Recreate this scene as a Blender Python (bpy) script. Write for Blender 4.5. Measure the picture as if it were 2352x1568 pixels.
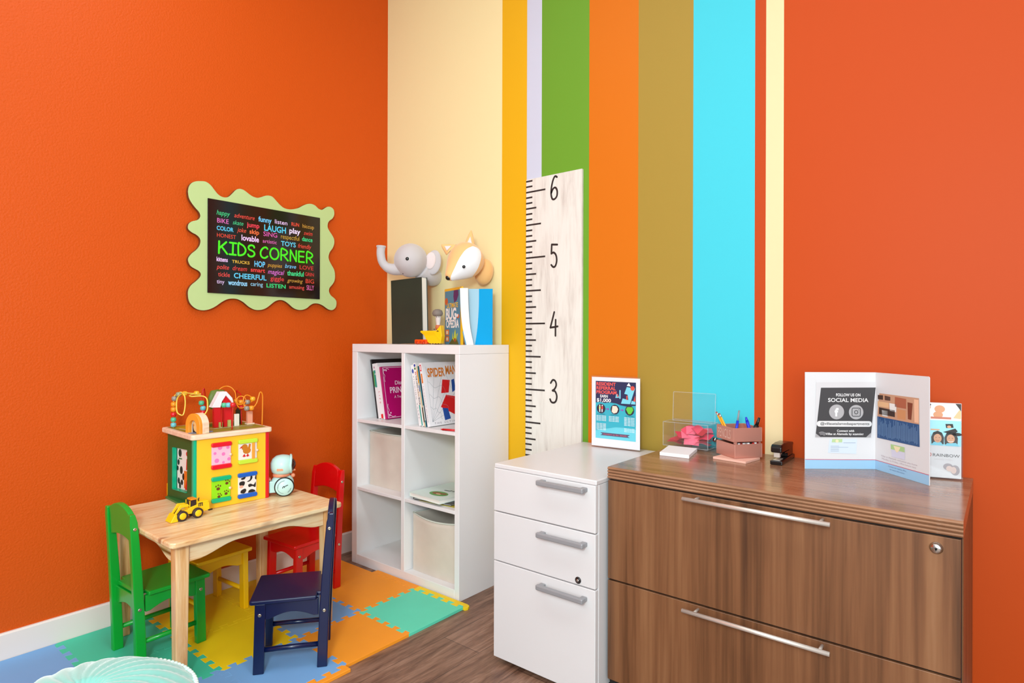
import bpy, math, random
from math import pi, sin, cos, radians
from mathutils import Vector, Matrix

for o in list(bpy.data.objects):
    bpy.data.objects.remove(o)
SC = bpy.context.scene
COL = SC.collection

# ------------------------------------------------------------------ camera, light, exposure
cam_data = bpy.data.cameras.new('camera')
cam_data.sensor_width = 36.0
cam_data.lens = 1393.8 / 2352 * 36.0
cam_data.shift_y = -7.8 / 2352
cam_data.clip_start = 0.02
cam = bpy.data.objects.new('camera', cam_data)
COL.objects.link(cam)
cam.matrix_world = Matrix.Translation((2.751, -2.251, 1.152)) @ Matrix.Rotation(radians(39.07), 4, 'Z') @ Matrix.Rotation(radians(90), 4, 'X') @ Matrix.Rotation(radians(0.165), 4, 'Z')
SC.camera = cam

SC.view_settings.view_transform = 'Standard'
SC.view_settings.look = 'None'
SC.view_settings.gamma = 1.0
SC.view_settings.use_curve_mapping = False
SC.view_settings.exposure = -0.15
SC.cycles.use_denoising = True
SC.cycles.max_bounces = 8
SC.cycles.transparent_max_bounces = 16
SC.cycles.sample_clamp_indirect = 6.0

world = bpy.data.worlds.new('world')
SC.world = world
world.use_nodes = True
world.node_tree.nodes['Background'].inputs[0].default_value = (1, 0.97, 0.93, 1)
world.node_tree.nodes['Background'].inputs[1].default_value = 0.05


def area(name, loc, target, sx, sy, power, color=(1, 1, 1)):
    l = bpy.data.lights.new(name, 'AREA')
    l.shape = 'RECTANGLE'
    l.size, l.size_y, l.energy, l.color = sx, sy, power, color
    o = bpy.data.objects.new(name, l)
    COL.objects.link(o)
    o.location = loc
    o.rotation_euler = (Vector(target) - Vector(loc)).to_track_quat('-Z', 'Y').to_euler()
    return o


area('photographer_flash', (2.85, -2.9, 1.72), (0.75, -0.35, 0.8), 0.35, 0.35, 52, (0.86, 1.0, 1.03))
for lx in (1.1, 2.5, 3.9):
    for ly in (-4.2, -1.5):
        area('ceiling_fill_light', (lx, ly, 3.27), (lx, ly, 0), 1.2, 0.6, 16, (0.86, 1.0, 1.03))  # unseen overhead sources, added as soft fill
area('side_fill_light', (4.65, -3.4, 1.3), (0.8, -0.4, 0.4), 2.2, 1.9, 80, (0.86, 1.0, 1.03))  # unseen source, added to brighten the dim side of the bookshelf
area('rear_fill_light', (2.9, -5.0, 1.45), (1.2, 0, 0.95), 3.2, 2.2, 74, (0.86, 1.0, 1.03))  # broad unseen source behind the camera, added to even out the light

# ------------------------------------------------------------------ colour and materials


def lin(c):
    c = c / 255.0
    return c / 12.92 if c <= 0.04045 else ((c + 0.055) / 1.055) ** 2.4


def rgb(c):
    if isinstance(c, str):
        c = tuple(int(c[i:i + 2], 16) for i in (0, 2, 4))
    return (lin(c[0]), lin(c[1]), lin(c[2]), 1.0)


MATS = {}


def mat(name, c=(200, 200, 200), rough=0.5, metal=0.0, spec=0.5, coat=0.0, sheen=0.0, bump=None, vary=0.0, vscale=6.0):
    if name in MATS:
        return MATS[name]
    m = bpy.data.materials.new(name)
    m.use_nodes = True
    nt = m.node_tree
    b = nt.nodes['Principled BSDF']
    b.inputs['Base Color'].default_value = rgb(c)
    b.inputs['Roughness'].default_value = rough
    b.inputs['Metallic'].default_value = metal
    b.inputs['Specular IOR Level'].default_value = spec
    b.inputs['Coat Weight'].default_value = coat
    b.inputs['Sheen Weight'].default_value = sheen
    tc = nt.nodes.new('ShaderNodeTexCoord')
    if vary:
        n = nt.nodes.new('ShaderNodeTexNoise')
        n.inputs['Scale'].default_value = vscale
        n.inputs['Detail'].default_value = 5
        nt.links.new(tc.outputs['Object'], n.inputs['Vector'])
        mx = nt.nodes.new('ShaderNodeMix')
        mx.data_type = 'RGBA'
        lc = rgb(c)
        mx.inputs[6].default_value = tuple(v * (1 - vary) for v in lc[:3]) + (1,)
        mx.inputs[7].default_value = tuple(min(1, v * (1 + vary)) for v in lc[:3]) + (1,)
        nt.links.new(n.outputs['Fac'], mx.inputs[0])
        nt.links.new(mx.outputs[2], b.inputs['Base Color'])
    if bump:
        sc, st, di = bump
        n = nt.nodes.new('ShaderNodeTexNoise')
        n.inputs['Scale'].default_value = sc
        n.inputs['Detail'].default_value = 3
        nt.links.new(tc.outputs['Object'], n.inputs['Vector'])
        bp = nt.nodes.new('ShaderNodeBump')
        bp.inputs['Strength'].default_value = st
        bp.inputs['Distance'].default_value = di
        nt.links.new(n.outputs['Fac'], bp.inputs['Height'])
        nt.links.new(bp.outputs['Normal'], b.inputs['Normal'])
    MATS[name] = m
    return m


def wood(name, cols, stretch, scale=4.0, rough=0.35, knots=None, fine=None, coat=0.0, planks=None):
    """Grain from stretched noise; cols = [(pos, colour)]; knots = (scale vector, size, colour)."""
    m = bpy.data.materials.new(name)
    m.use_nodes = True
    nt = m.node_tree
    b = nt.nodes['Principled BSDF']
    b.inputs['Roughness'].default_value = rough
    b.inputs['Coat Weight'].default_value = coat
    tc = nt.nodes.new('ShaderNodeTexCoord')
    mp = nt.nodes.new('ShaderNodeMapping')
    mp.inputs['Scale'].default_value = stretch
    nt.links.new(tc.outputs['Object'], mp.inputs['Vector'])
    vec = mp.outputs['Vector']
    n1 = nt.nodes.new('ShaderNodeTexNoise')
    n1.inputs['Scale'].default_value = scale
    n1.inputs['Detail'].default_value = 6
    n1.inputs['Roughness'].default_value = 0.6
    n1.inputs['Distortion'].default_value = 0.8
    nt.links.new(vec, n1.inputs['Vector'])
    n2 = nt.nodes.new('ShaderNodeTexNoise')
    n2.inputs['Scale'].default_value = scale * 7
    n2.inputs['Detail'].default_value = 4
    nt.links.new(vec, n2.inputs['Vector'])
    ad = nt.nodes.new('ShaderNodeMath')
    ad.operation = 'MULTIPLY_ADD'
    ad.inputs[1].default_value = fine if fine is not None else 0.25
    nt.links.new(n2.outputs['Fac'], ad.inputs[0])
    sub = nt.nodes.new('ShaderNodeMath')
    sub.operation = 'SUBTRACT'
    sub.inputs[1].default_value = (fine if fine is not None else 0.25) * 0.5
    nt.links.new(n1.outputs['Fac'], ad.inputs[2])
    nt.links.new(ad.outputs[0], sub.inputs[0])
    fac = sub.outputs[0]
    if planks:
        br = nt.nodes.new('ShaderNodeTexBrick')
        mp2 = nt.nodes.new('ShaderNodeMapping')
        mp2.inputs['Rotation'].default_value = (0, 0, radians(90))
        nt.links.new(tc.outputs['Object'], mp2.inputs['Vector'])
        nt.links.new(mp2.outputs['Vector'], br.inputs['Vector'])
        br.inputs['Scale'].default_value = 1.0
        br.inputs['Brick Width'].default_value = planks[0]
        br.inputs['Row Height'].default_value = planks[1]
        br.inputs['Mortar Size'].default_value = 0.0012
        br.inputs['Color1'].default_value = (0.0, 0.0, 0.0, 1)
        br.inputs['Color2'].default_value = (1, 1, 1, 1)
        br.inputs['Mortar'].default_value = (0, 0, 0, 1)
        a2 = nt.nodes.new('ShaderNodeMath')
        a2.operation = 'MULTIPLY_ADD'
        a2.inputs[1].default_value = 0.16
        nt.links.new(br.outputs['Color'], a2.inputs[0])
        nt.links.new(fac, a2.inputs[2])
        a3 = nt.nodes.new('ShaderNodeMath')
        a3.operation = 'MULTIPLY_ADD'
        a3.inputs[1].default_value = -0.25
        nt.links.new(br.outputs['Fac'], a3.inputs[0])
        nt.links.new(a2.outputs[0], a3.inputs[2])
        fac = a3.outputs[0]
    cr = nt.nodes.new('ShaderNodeValToRGB')
    el = cr.color_ramp.elements
    while len(el) < len(cols):
        el.new(0.5)
    for e, (p, c) in zip(el, cols):
        e.position = p
        e.color = rgb(c)
    nt.links.new(fac, cr.inputs['Fac'])
    out = cr.outputs['Color']
    if knots:
        kv, size, kc = knots
        mk = nt.nodes.new('ShaderNodeMapping')
        mk.inputs['Scale'].default_value = kv
        nt.links.new(tc.outputs['Object'], mk.inputs['Vector'])
        vo = nt.nodes.new('ShaderNodeTexVoronoi')
        vo.inputs['Scale'].default_value = 1.0
        nt.links.new(mk.outputs['Vector'], vo.inputs['Vector'])
        kr = nt.nodes.new('ShaderNodeValToRGB')
        kr.color_ramp.elements[0].position = size * 0.35
        kr.color_ramp.elements[0].color = (1, 1, 1, 1)
        kr.color_ramp.elements[1].position = size
        kr.color_ramp.elements[1].color = (0, 0, 0, 1)
        nt.links.new(vo.outputs['Distance'], kr.inputs['Fac'])
        mx = nt.nodes.new('ShaderNodeMix')
        mx.data_type = 'RGBA'
        nt.links.new(kr.outputs['Color'], mx.inputs[0])
        nt.links.new(out, mx.inputs[6])
        mx.inputs[7].default_value = rgb(kc)
        out = mx.outputs[2]
    nt.links.new(out, b.inputs['Base Color'])
    MATS[name] = m
    return m


def acrylic(name, tint=(1, 1, 1), gloss=0.10):
    m = bpy.data.materials.new(name)
    m.use_nodes = True
    nt = m.node_tree
    nt.nodes.clear()
    out = nt.nodes.new('ShaderNodeOutputMaterial')
    tr = nt.nodes.new('ShaderNodeBsdfTransparent')
    tr.inputs[0].default_value = tint + (1,)
    gl = nt.nodes.new('ShaderNodeBsdfGlossy')
    gl.inputs['Roughness'].default_value = 0.04
    lw = nt.nodes.new('ShaderNodeLayerWeight')
    lw.inputs['Blend'].default_value = 0.5
    pw = nt.nodes.new('ShaderNodeMath')
    pw.operation = 'POWER'
    pw.inputs[1].default_value = 4.0
    nt.links.new(lw.outputs['Facing'], pw.inputs[0])
    ma = nt.nodes.new('ShaderNodeMath')
    ma.operation = 'MULTIPLY_ADD'
    ma.inputs[1].default_value = 0.5
    ma.inputs[2].default_value = gloss * 0.22
    nt.links.new(pw.outputs[0], ma.inputs[0])
    mx = nt.nodes.new('ShaderNodeMixShader')
    nt.links.new(ma.outputs[0], mx.inputs[0])
    nt.links.new(tr.outputs[0], mx.inputs[1])
    nt.links.new(gl.outputs[0], mx.inputs[2])
    df = nt.nodes.new('ShaderNodeBsdfDiffuse')
    df.inputs[0].default_value = (0.9, 0.92, 0.93, 1)
    m2 = nt.nodes.new('ShaderNodeMixShader')
    m2.inputs[0].default_value = 0.012
    nt.links.new(mx.outputs[0], m2.inputs[1])
    nt.links.new(df.outputs[0], m2.inputs[2])
    nt.links.new(m2.outputs[0], out.inputs[0])
    MATS[name] = m
    return m


def col(c, rough=0.55, **k):
    """plain paint or print of one colour (hex)"""
    return mat('paint_' + c + ('' if rough == 0.55 else '_%d' % int(rough * 100)), c, rough, **k)


# ------------------------------------------------------------------ mesh building


class Frame:
    """a plane in space: origin, unit u, unit v, normal n = u x v"""

    def __init__(s, o, u, v):
        s.o, s.u, s.v = Vector(o), Vector(u).normalized(), Vector(v).normalized()
        s.n = s.u.cross(s.v)

    def p(s, a, b, c=0.0):
        return s.o + s.u * a + s.v * b + s.n * c


def T(x=0, y=0, z=0):
    return Matrix.Translation((x, y, z))


def R(a, ax):
    return Matrix.Rotation(radians(a), 4, ax)


class MB:
    def __init__(s):
        s.v, s.f, s.m, s.mats, s.cur, s.sm = [], [], [], [], 0, []
        s.smooth = False
        s.M = None

    def use(s, m):
        if m not in s.mats:
            s.mats.append(m)
        s.cur = s.mats.index(m)
        return s

    def add(s, vs, fs):
        b = len(s.v)
        if s.M is not None:
            vs = [s.M @ Vector(v) for v in vs]
        s.v += [tuple(v) for v in vs]
        for f in fs:
            s.f.append([b + i for i in f])
            s.m.append(s.cur)
            s.sm.append(s.smooth)

    def box(s, x0, x1, y0, y1, z0, z1):
        s.add([(x0, y0, z0), (x1, y0, z0), (x1, y1, z0), (x0, y1, z0), (x0, y0, z1), (x1, y0, z1), (x1, y1, z1), (x0, y1, z1)],
              [(0, 3, 2, 1), (4, 5, 6, 7), (0, 1, 5, 4), (1, 2, 6, 5), (2, 3, 7, 6), (3, 0, 4, 7)])
        return s

    def prism(s, fr, pts, d0, d1):
        """pts counter-clockwise in the frame; from n = d0 to n = d1"""
        n = len(pts)
        vs = [fr.p(a, b, d0) for a, b in pts] + [fr.p(a, b, d1) for a, b in pts]
        fs = [tuple(range(n - 1, -1, -1)), tuple(range(n, 2 * n))] + [(i, (i + 1) % n, n + (i + 1) % n, n + i) for i in range(n)]
        s.add(vs, fs)
        return s

    def poly(s, fr, pts, d=0.0005):
        s.add([fr.p(a, b, d) for a, b in pts], [tuple(range(len(pts)))])
        return s

    def rect(s, fr, a0, b0, a1, b1, d=0.0005):
        return s.poly(fr, [(a0, b0), (a1, b0), (a1, b1), (a0, b1)], d)

    def disc(s, fr, a, b, r, d=0.0005, ry=None, n=24, a0=0.0, a1=2 * pi):
        ry = r if ry is None else ry
        full = abs(a1 - a0 - 2 * pi) < 1e-6
        k = n if full else n + 1
        return s.poly(fr, [(a + r * cos(a0 + (a1 - a0) * i / n), b + ry * sin(a0 + (a1 - a0) * i / n)) for i in range(k)], d)

    def ring(s, fr, a, b, r0, r1, d=0.0005, n=32, a0=0.0, a1=2 * pi):
        vs, fs = [], []
        for i in range(n + 1):
            t = a0 + (a1 - a0) * i / n
            vs += [fr.p(a + r0 * cos(t), b + r0 * sin(t), d), fr.p(a + r1 * cos(t), b + r1 * sin(t), d)]
        for i in range(n):
            fs.append((2 * i, 2 * i + 1, 2 * i + 3, 2 * i + 2))
        s.add(vs, fs)
        return s

    def stroke(s, fr, pts, w, d=0.0005):
        """a drawn line with round ends; sharp turns start a new line"""
        P = [Vector((p[0], p[1])) for p in pts]
        P = [p for i, p in enumerate(P) if i == 0 or (p - P[i - 1]).length > 1e-6]
        runs, cur = [], [P[0]]
        for i in range(1, len(P)):
            cur.append(P[i])
            if i < len(P) - 1 and (P[i] - P[i - 1]).angle(P[i + 1] - P[i]) > 1.0:
                runs.append(cur)
                cur = [P[i]]
        runs.append(cur)
        for R_ in runs:
            s.nst = getattr(s, 'nst', 0) + 1
            dd = d + (s.nst % 40) * 1.2e-4 * min(1, w / 0.004)
            n = len(R_)
            L, Rr = [], []
            for i, p in enumerate(R_):
                t0 = (R_[i] - R_[i - 1]).normalized() if i > 0 else None
                t1 = (R_[i + 1] - R_[i]).normalized() if i < n - 1 else None
                t = ((t0 or t1) + (t1 or t0)).normalized()
                k = 1.0 if t0 is None or t1 is None else 1 / max(0.6, t.dot(t1))
                nn = Vector((-t.y, t.x)) * (w / 2 * k)
                L.append(p + nn)
                Rr.append(p - nn)
            cap = lambda c, a0: [(c.x + w / 2 * cos(a0 + pi * j / 8), c.y + w / 2 * sin(a0 + pi * j / 8)) for j in range(1, 8)]
            te, ts = (R_[-1] - R_[-2]), (R_[1] - R_[0])
            vs = [fr.p(v.x, v.y, dd) for v in Rr] + [fr.p(v.x, v.y, dd) for v in L]
            fs = [(i, i + 1, n + i + 1, n + i) for i in range(n - 1)]
            if (R_[0] - R_[-1]).length < 1e-5:
                s.add(vs, fs)
                continue
            ce = cap(R_[-1], math.atan2(te.y, te.x) - pi / 2)
            b = len(vs)
            vs += [fr.p(x, y, dd) for x, y in ce]
            fs.append((n - 1,) + tuple(range(b, b + len(ce))) + (2 * n - 1,))
            cs = cap(R_[0], math.atan2(ts.y, ts.x) + pi / 2)
            b = len(vs)
            vs += [fr.p(x, y, dd) for x, y in cs]
            fs.append((n,) + tuple(range(b, b + len(cs))) + (0,))
            s.add(vs, fs)
        return s

    def tube(s, pts, r, n=10, closed=False):
        pts = [Vector(p) for p in pts]
        k = len(pts)
        rs = r if isinstance(r, (list, tuple)) else [r] * k
        vs, fs = [], []
        prev = None
        for i, p in enumerate(pts):
            if closed:
                t = pts[(i + 1) % k] - pts[i - 1]
            else:
                t = pts[min(i + 1, k - 1)] - pts[max(i - 1, 0)]
            t.normalize()
            if prev is None:
                u = t.cross(Vector((0, 0, 1)))
                if u.length < 0.05:
                    u = t.cross(Vector((1, 0, 0)))
            else:
                u = prev - t * prev.dot(t)
            u.normalize()
            prev = u
            w = t.cross(u)
            for j in range(n):
                a = 2 * pi * j / n
                vs.append(p + (u * cos(a) + w * sin(a)) * rs[i])
        for i in range(k if closed else k - 1):
            a, b = i * n, ((i + 1) % k) * n
            for j in range(n):
                fs.append((a + j, a + (j + 1) % n, b + (j + 1) % n, b + j))
        if not closed:
            fs.append(tuple(range(n - 1, -1, -1)))
            fs.append(tuple((k - 1) * n + j for j in range(n)))
        o = s.smooth
        s.smooth = True
        s.add(vs, fs)
        s.smooth = o
        return s

    def lathe(s, prof, n=24, M=None, pick=None):
        """prof = [(r, z)] bottom to top around z; pick(z, angle) -> material or None"""
        vs, fs, ms = [], [], []
        for r, z in prof:
            for j in range(n):
                a = 2 * pi * j / n
                vs.append(Vector((r * cos(a), r * sin(a), z)))
        if M is not None:
            vs = [M @ v for v in vs]
        k = len(prof)
        for i in range(k - 1):
            for j in range(n):
                fs.append((i * n + j, i * n + (j + 1) % n, (i + 1) * n + (j + 1) % n, (i + 1) * n + j))
        fs.append(tuple(range(n - 1, -1, -1)))
        fs.append(tuple((k - 1) * n + j for j in range(n)))
        o = s.smooth
        s.smooth = True
        st = len(s.f)
        s.add(vs, fs)
        if pick:
            for i in range(k - 1):
                for j in range(n):
                    m = pick((prof[i][1] + prof[i + 1][1]) / 2, 2 * pi * (j + .5) / n)
                    if m is not None:
                        if m not in s.mats:
                            s.mats.append(m)
                        s.m[st + i * n + j] = s.mats.index(m)
        s.smooth = o
        return s

    def ball(s, c, rx, ry=None, rz=None, n=20, M=None):
        ry = rx if ry is None else ry
        rz = rx if rz is None else rz
        k = max(6, n // 2)
        S = Matrix.Diagonal((rx, ry, rz, 1))
        MM = T(*c) @ (M if M is not None else Matrix.Identity(4)) @ S
        prof = [(max(sin(pi * i / k), 0.002), -cos(pi * i / k)) for i in range(k + 1)]
        return s.lathe(prof, n, MM)

    def text(s, fr, body, a, b, w, h, d=0.0008, bold=0.0, shear=0.0, flip=False, space=1.0):
        """body written from (a, b) along u, fitted to width w, capital height h"""
        vs, fs = text2d(body, bold, shear, space)
        x0 = min(v[0] for v in vs)
        x1 = max(v[0] for v in vs)
        k = w / (x1 - x0) if w else h / 0.69
        s.add([fr.p(a + (x - x0) * k, b + y * h / 0.69, d) for x, y in vs], fs)
        return s

    def build(s, name, parent=None, bevel=0.0, seg=2, subsurf=0, label=None):
        me = bpy.data.meshes.new(name)
        me.from_pydata(s.v, [], s.f)
        for m in s.mats:
            me.materials.append(m)
        me.polygons.foreach_set('material_index', s.m)
        me.polygons.foreach_set('use_smooth', s.sm)
        me.update()
        o = bpy.data.objects.new(name, me)
        COL.objects.link(o)
        if parent is not None:
            o.parent = parent
        if bevel:
            md = o.modifiers.new('bevel', 'BEVEL')
            md.width, md.segments, md.limit_method, md.angle_limit = bevel, seg, 'ANGLE', radians(40)
            md.harden_normals = False
        if subsurf:
            md = o.modifiers.new('sub', 'SUBSURF')
            md.levels = md.render_levels = subsurf
        if label:
            o['label'] = label
        return o


_TX = {}


def text2d(body, bold, shear, space):
    key = (body, bold, shear, space)
    if key not in _TX:
        c = bpy.data.curves.new('t', 'FONT')
        c.body, c.offset, c.shear, c.space_character, c.resolution_u = body, bold, shear, space, 3
        o = bpy.data.objects.new('t', c)
        m = o.to_mesh()
        _TX[key] = ([(v.co.x, v.co.y) for v in m.vertices], [tuple(p.vertices) for p in m.polygons])
        o.to_mesh_clear()
        bpy.data.objects.remove(o)
        bpy.data.curves.remove(c)
    return _TX[key]


def thing(name, label, cat, loc=(0, 0, 0), rz=0.0, group=None):
    o = bpy.data.objects.new(name, None)
    o.empty_display_size = 0.05
    COL.objects.link(o)
    o.location = loc
    o.rotation_euler = (0, 0, radians(rz))
    o['label'], o['category'] = label, cat
    if group:
        o['group'] = group
    return o


def tag(o, label, cat, group=None, kind=None):
    o['label'], o['category'] = label, cat
    if group:
        o['group'] = group
    if kind:
        o['kind'] = kind
    return o


def struct(o):
    o['kind'] = 'structure'
    return o


def smooth_curve(pts, k=4):
    """Catmull-Rom through the points"""
    P = [Vector(p) for p in pts]
    out = []
    for i in range(len(P) - 1):
        p0, p1, p2, p3 = P[max(i - 1, 0)], P[i], P[i + 1], P[min(i + 2, len(P) - 1)]
        for j in range(k):
            t = j / k
            out.append(0.5 * ((2 * p1) + (p2 - p0) * t + (2 * p0 - 5 * p1 + 4 * p2 - p3) * t * t + (3 * p1 - p0 - 3 * p2 + p3) * t ** 3))
    out.append(P[-1])
    return out


def rr(x0, y0, x1, y1, r, n=4):
    """rounded rectangle outline, counter-clockwise"""
    pts = []
    for cx, cy, a in ((x1 - r, y0 + r, -90), (x1 - r, y1 - r, 0), (x0 + r, y1 - r, 90), (x0 + r, y0 + r, 180)):
        for i in range(n + 1):
            t = radians(a + 90 * i / n)
            pts.append((cx + r * cos(t), cy + r * sin(t)))
    return pts


XZ = lambda y=0: Frame((0, y, 0), (1, 0, 0), (0, 0, 1))      # faces -y
XY = lambda z=0: Frame((0, 0, z), (1, 0, 0), (0, 1, 0))      # faces +z

# ------------------------------------------------------------------ the room
ROOM_X, ROOM_Y, ROOM_Z = 4.7, -5.2, 3.3
M_floor = wood('floor_planks', [(0.25, (58, 38, 29)), (0.42, (95, 65, 50)), (0.58, (126, 92, 73)), (0.8, (160, 124, 103))], (9, 0.9, 1), 3.2, 0.42, fine=0.35, planks=(1.2, 0.18))
M_orange_wall = mat('orange_wall_paint', (206, 80, 10), 0.5, spec=0.22, bump=(130, 0.5, 0.003))
M_base = mat('white_baseboard', (228, 212, 204), 0.35)
M_ceil = mat('ceiling_white', (225, 222, 215), 0.8)

m = MB().use(M_floor)
m.box(0, ROOM_X, ROOM_Y, 0, -0.1, 0)
struct(m.build('floor'))
m = MB().use(M_orange_wall)
m.box(-0.1, 0, ROOM_Y, 0.1, -0.1, ROOM_Z)
struct(m.build('wall_left'))
stripes = [(0.0, 0.858, (238, 222, 168)), (0.858, 1.010, (226, 170, 22)), (1.010, 1.096, (200, 202, 218)), (1.096, 1.351, (106, 154, 44)),
           (1.351, 1.586, (210, 110, 16)), (1.586, 1.819, (163, 133, 55)), (1.819, 2.050, (68, 194, 210)), (2.050, 2.088, (184, 67, 18)),
           (2.088, 2.148, (230, 206, 160)), (2.148, ROOM_X, (188, 69, 13))]
m = MB()
for i, (x0, x1, c) in enumerate(stripes):
    m.use(mat('wall_stripe_%d' % i, c, 0.55, spec=0.2))
    m.box(x0, x1, 0, 0.1, -0.1, ROOM_Z)
struct(m.build('wall_back'))
m = MB().use(mat('room_wall_paint', (214, 220, 226), 0.6))
m.box(ROOM_X, ROOM_X + 0.1, ROOM_Y, 0.1, -0.1, ROOM_Z)
struct(m.build('wall_right'))
m = MB().use(mat('room_wall_paint'))
m.box(-0.1, ROOM_X + 0.1, ROOM_Y - 0.1, ROOM_Y, -0.1, ROOM_Z)
struct(m.build('wall_front'))
m = MB().use(M_ceil)
m.box(-0.1, ROOM_X + 0.1, ROOM_Y - 0.1, 0.1, ROOM_Z, ROOM_Z + 0.1)
struct(m.build('ceiling'))
m = MB().use(M_base)
m.prism(Frame((0, ROOM_Y, 0), (1, 0, 0), (0, 0, 1)), [(0, 0), (0.012, 0), (0.012, 0.099), (0.008, 0.105), (0, 0.105)], -(-ROOM_Y - 0.001), 0)
struct(m.build('baseboard_left'))
for nm, x0, x1 in (('baseboard_back', 0.92, 1.33), ('baseboard_back_right', 2.69, ROOM_X)):
    m = MB().use(M_base)
    m.box(x0, x1, -0.012, 0, 0, 0.105)
    struct(m.build(nm))

# ------------------------------------------------------------------ foam floor tiles
GX = [0.014, 0.363, 0.668, 0.972]
GY = [-0.385, -0.685, -0.975, -1.265, -1.562, -1.86, -2.16]
TZ = 0.012
random.seed(4)


def teeth(L, n=5, d=0.011):
    """dovetail edge from (0,0) to (L,0): list of (t, offset)"""
    p = L / n
    out = [(0.0, 0.0), (p * 0.16, -d)]
    for k in range(n):
        t = k * p
        if k < n - 1:
            out += [(t + .58 * p, -d), (t + .47 * p, d), (t + 1.03 * p, d), (t + .92 * p, -d)]
        else:
            out += [(t + .58 * p, -d), (t + .47 * p, d), (t + .88 * p, d)]
    out.append((L, 0.0))
    return out


_EDGE = {}


def edge(p, q, straight=False):
    if straight:
        return [p, q]
    key = (p, q) if p < q else (q, p)
    if key not in _EDGE:
        a, b = Vector(key[0]), Vector(key[1])
        t = (b - a).normalized()
        n = Vector((-t.y, t.x))
        _EDGE[key] = [tuple(a + t * s + n * o) for s, o in teeth((b - a).length)]
    e = _EDGE[key]
    return e if p < q else e[::-1]


FOAM = {'blue': (116, 166, 218), 'teal': (62, 196, 160), 'mint': (96, 216, 182), 'yellow': (242, 204, 10), 'orange': (246, 152, 32)}


def foam(c):
    return mat('foam_' + c, FOAM[c], 0.6, bump=(900, 0.25, 0.0006), vary=0.05, vscale=9)


def tile(ci, ri, colour, label, x1=None, straight=''):
    xa, xb = GX[ci], GX[ci + 1]
    ya, yb = GY[ri + 1], GY[ri]
    if x1:
        xb = x1
    c = [(xa, ya), (xb, ya), (xb, yb), (xa, yb)]
    poly = []
    for k, side in enumerate('SENW'):
        st = side in straight or (side == 'W' and ci == 0)
        poly += edge(c[k], c[(k + 1) % 4], st)[:-1]
    m = MB().use(foam(colour))
    m.prism(XY(), poly, 0.0, TZ)
    return tag(m.build('foam_tile', bevel=0.0007, seg=1), label, 'foam tile', 'interlocking foam floor tiles')


tile(2, 0, 'mint', 'mint green foam tile at the foot of the white bookshelf', straight='E')
tile(1, 0, 'orange', 'orange foam tile between the mint tile and the red chair')
tile(0, 0, 'orange', 'orange foam tile under the red chair against the baseboard', straight='N')
tile(2, 1, 'orange', 'orange foam tile beside the dark floor, between mint and blue tiles', straight='E')
tile(1, 1, 'blue', 'small showing blue foam tile under the table leg behind the blue chair')
tile(0, 1, 'yellow', 'yellow foam tile by the baseboard in front of the yellow chair')
tile(2, 2, 'blue', 'blue foam tile under the navy chair with orange edging strip')
tile(1, 2, 'yellow', 'yellow foam tile under the middle of the table')
tile(0, 2, 'yellow', 'yellow foam tile under the yellow chair next to the green chair')
tile(2, 3, 'blue', 'blue foam tile in front of the table leg beside the pouf')
tile(1, 3, 'teal', 'teal foam tile under the front table leg')
tile(0, 3, 'teal', 'teal foam tile under the green chair by the baseboard')
tile(0, 4, 'blue', 'blue foam tile by the baseboard at the bottom left corner')


def strip(a, b, outer, colour, label, rnd=False):
    """edging strip along a toothed tile side a->b; outer = points closing it"""
    poly = edge(a, b) + outer
    area2 = sum(poly[i][0] * poly[(i + 1) % len(poly)][1] - poly[(i + 1) % len(poly)][0] * poly[i][1] for i in range(len(poly)))
    if area2 < 0:
        poly = poly[::-1]
    m = MB().use(foam(colour))
    m.prism(XY(), poly, 0.0, TZ)
    return tag(m.build('foam_edging_strip', bevel=0.0012, seg=1), label, 'foam edging', 'foam mat edging strips')


x2, x3 = GX[2], GX[3]
strip((x2, GY[0]), (x3, GY[0]), [(x3 + 0.013, -0.386), (x3 + 0.018, -0.372), (x3 + 0.012, -0.356), (x3 - 0.004, -0.350), (x2, -0.350)], 'yellow', 'yellow toothed edging strip between mint tile and white bookshelf')
strip((GX[1], GY[0]), (x2, GY[0]), [(x2, -0.350), (GX[1], -0.350)], 'orange', 'orange toothed edging strip along the bookshelf behind the orange tile')
strip((x3, GY[2]), (x3, GY[3]), [(x3 + 0.032, GY[3]), (x3 + 0.032, GY[2])], 'orange', 'orange toothed edging strip beside the blue tile and wood floor')

# ------------------------------------------------------------------ pine table
PINE_COLS = [(0.22, (196, 134, 78)), (0.38, (228, 180, 126)), (0.58, (240, 212, 168)), (0.85, (246, 226, 192))]
M_pine_top = wood('pine_top', PINE_COLS, (7, 0.9, 7), 3.0, 0.34, knots=((8.0, 3.2, 0.001), 0.13, (140, 74, 32)), fine=0.45)
M_pine_leg = wood('pine_leg', [(0.3, (198, 128, 66)), (0.5, (226, 172, 112)), (0.75, (243, 208, 160))], (9, 9, 0.8), 3.0, 0.3, fine=0.3, coat=0.2)
M_pine_rail = wood('pine_rail', PINE_COLS, (6, 1.2, 8), 3.0, 0.3, knots=((0.001, 4, 11), 0.12, (120, 60, 25)), fine=0.3, coat=0.2)
t = thing('activity_table', "child's light pine table with four legs on the foam mat", 'table', (0, 0, TZ))
X0, X1, Y0, Y1, ZT = 0.085, 0.689, -1.432, -0.784, 0.478
m = MB().use(M_pine_top)
m.prism(XY(), rr(X0, Y0, X1, Y1, 0.02, 5), ZT - 0.018, ZT)
m.build('tabletop', t, 0.004, 2)
L0, L1, LY0, LY1, LW = 0.112, 0.656, -1.405, -0.803, 0.044
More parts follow.
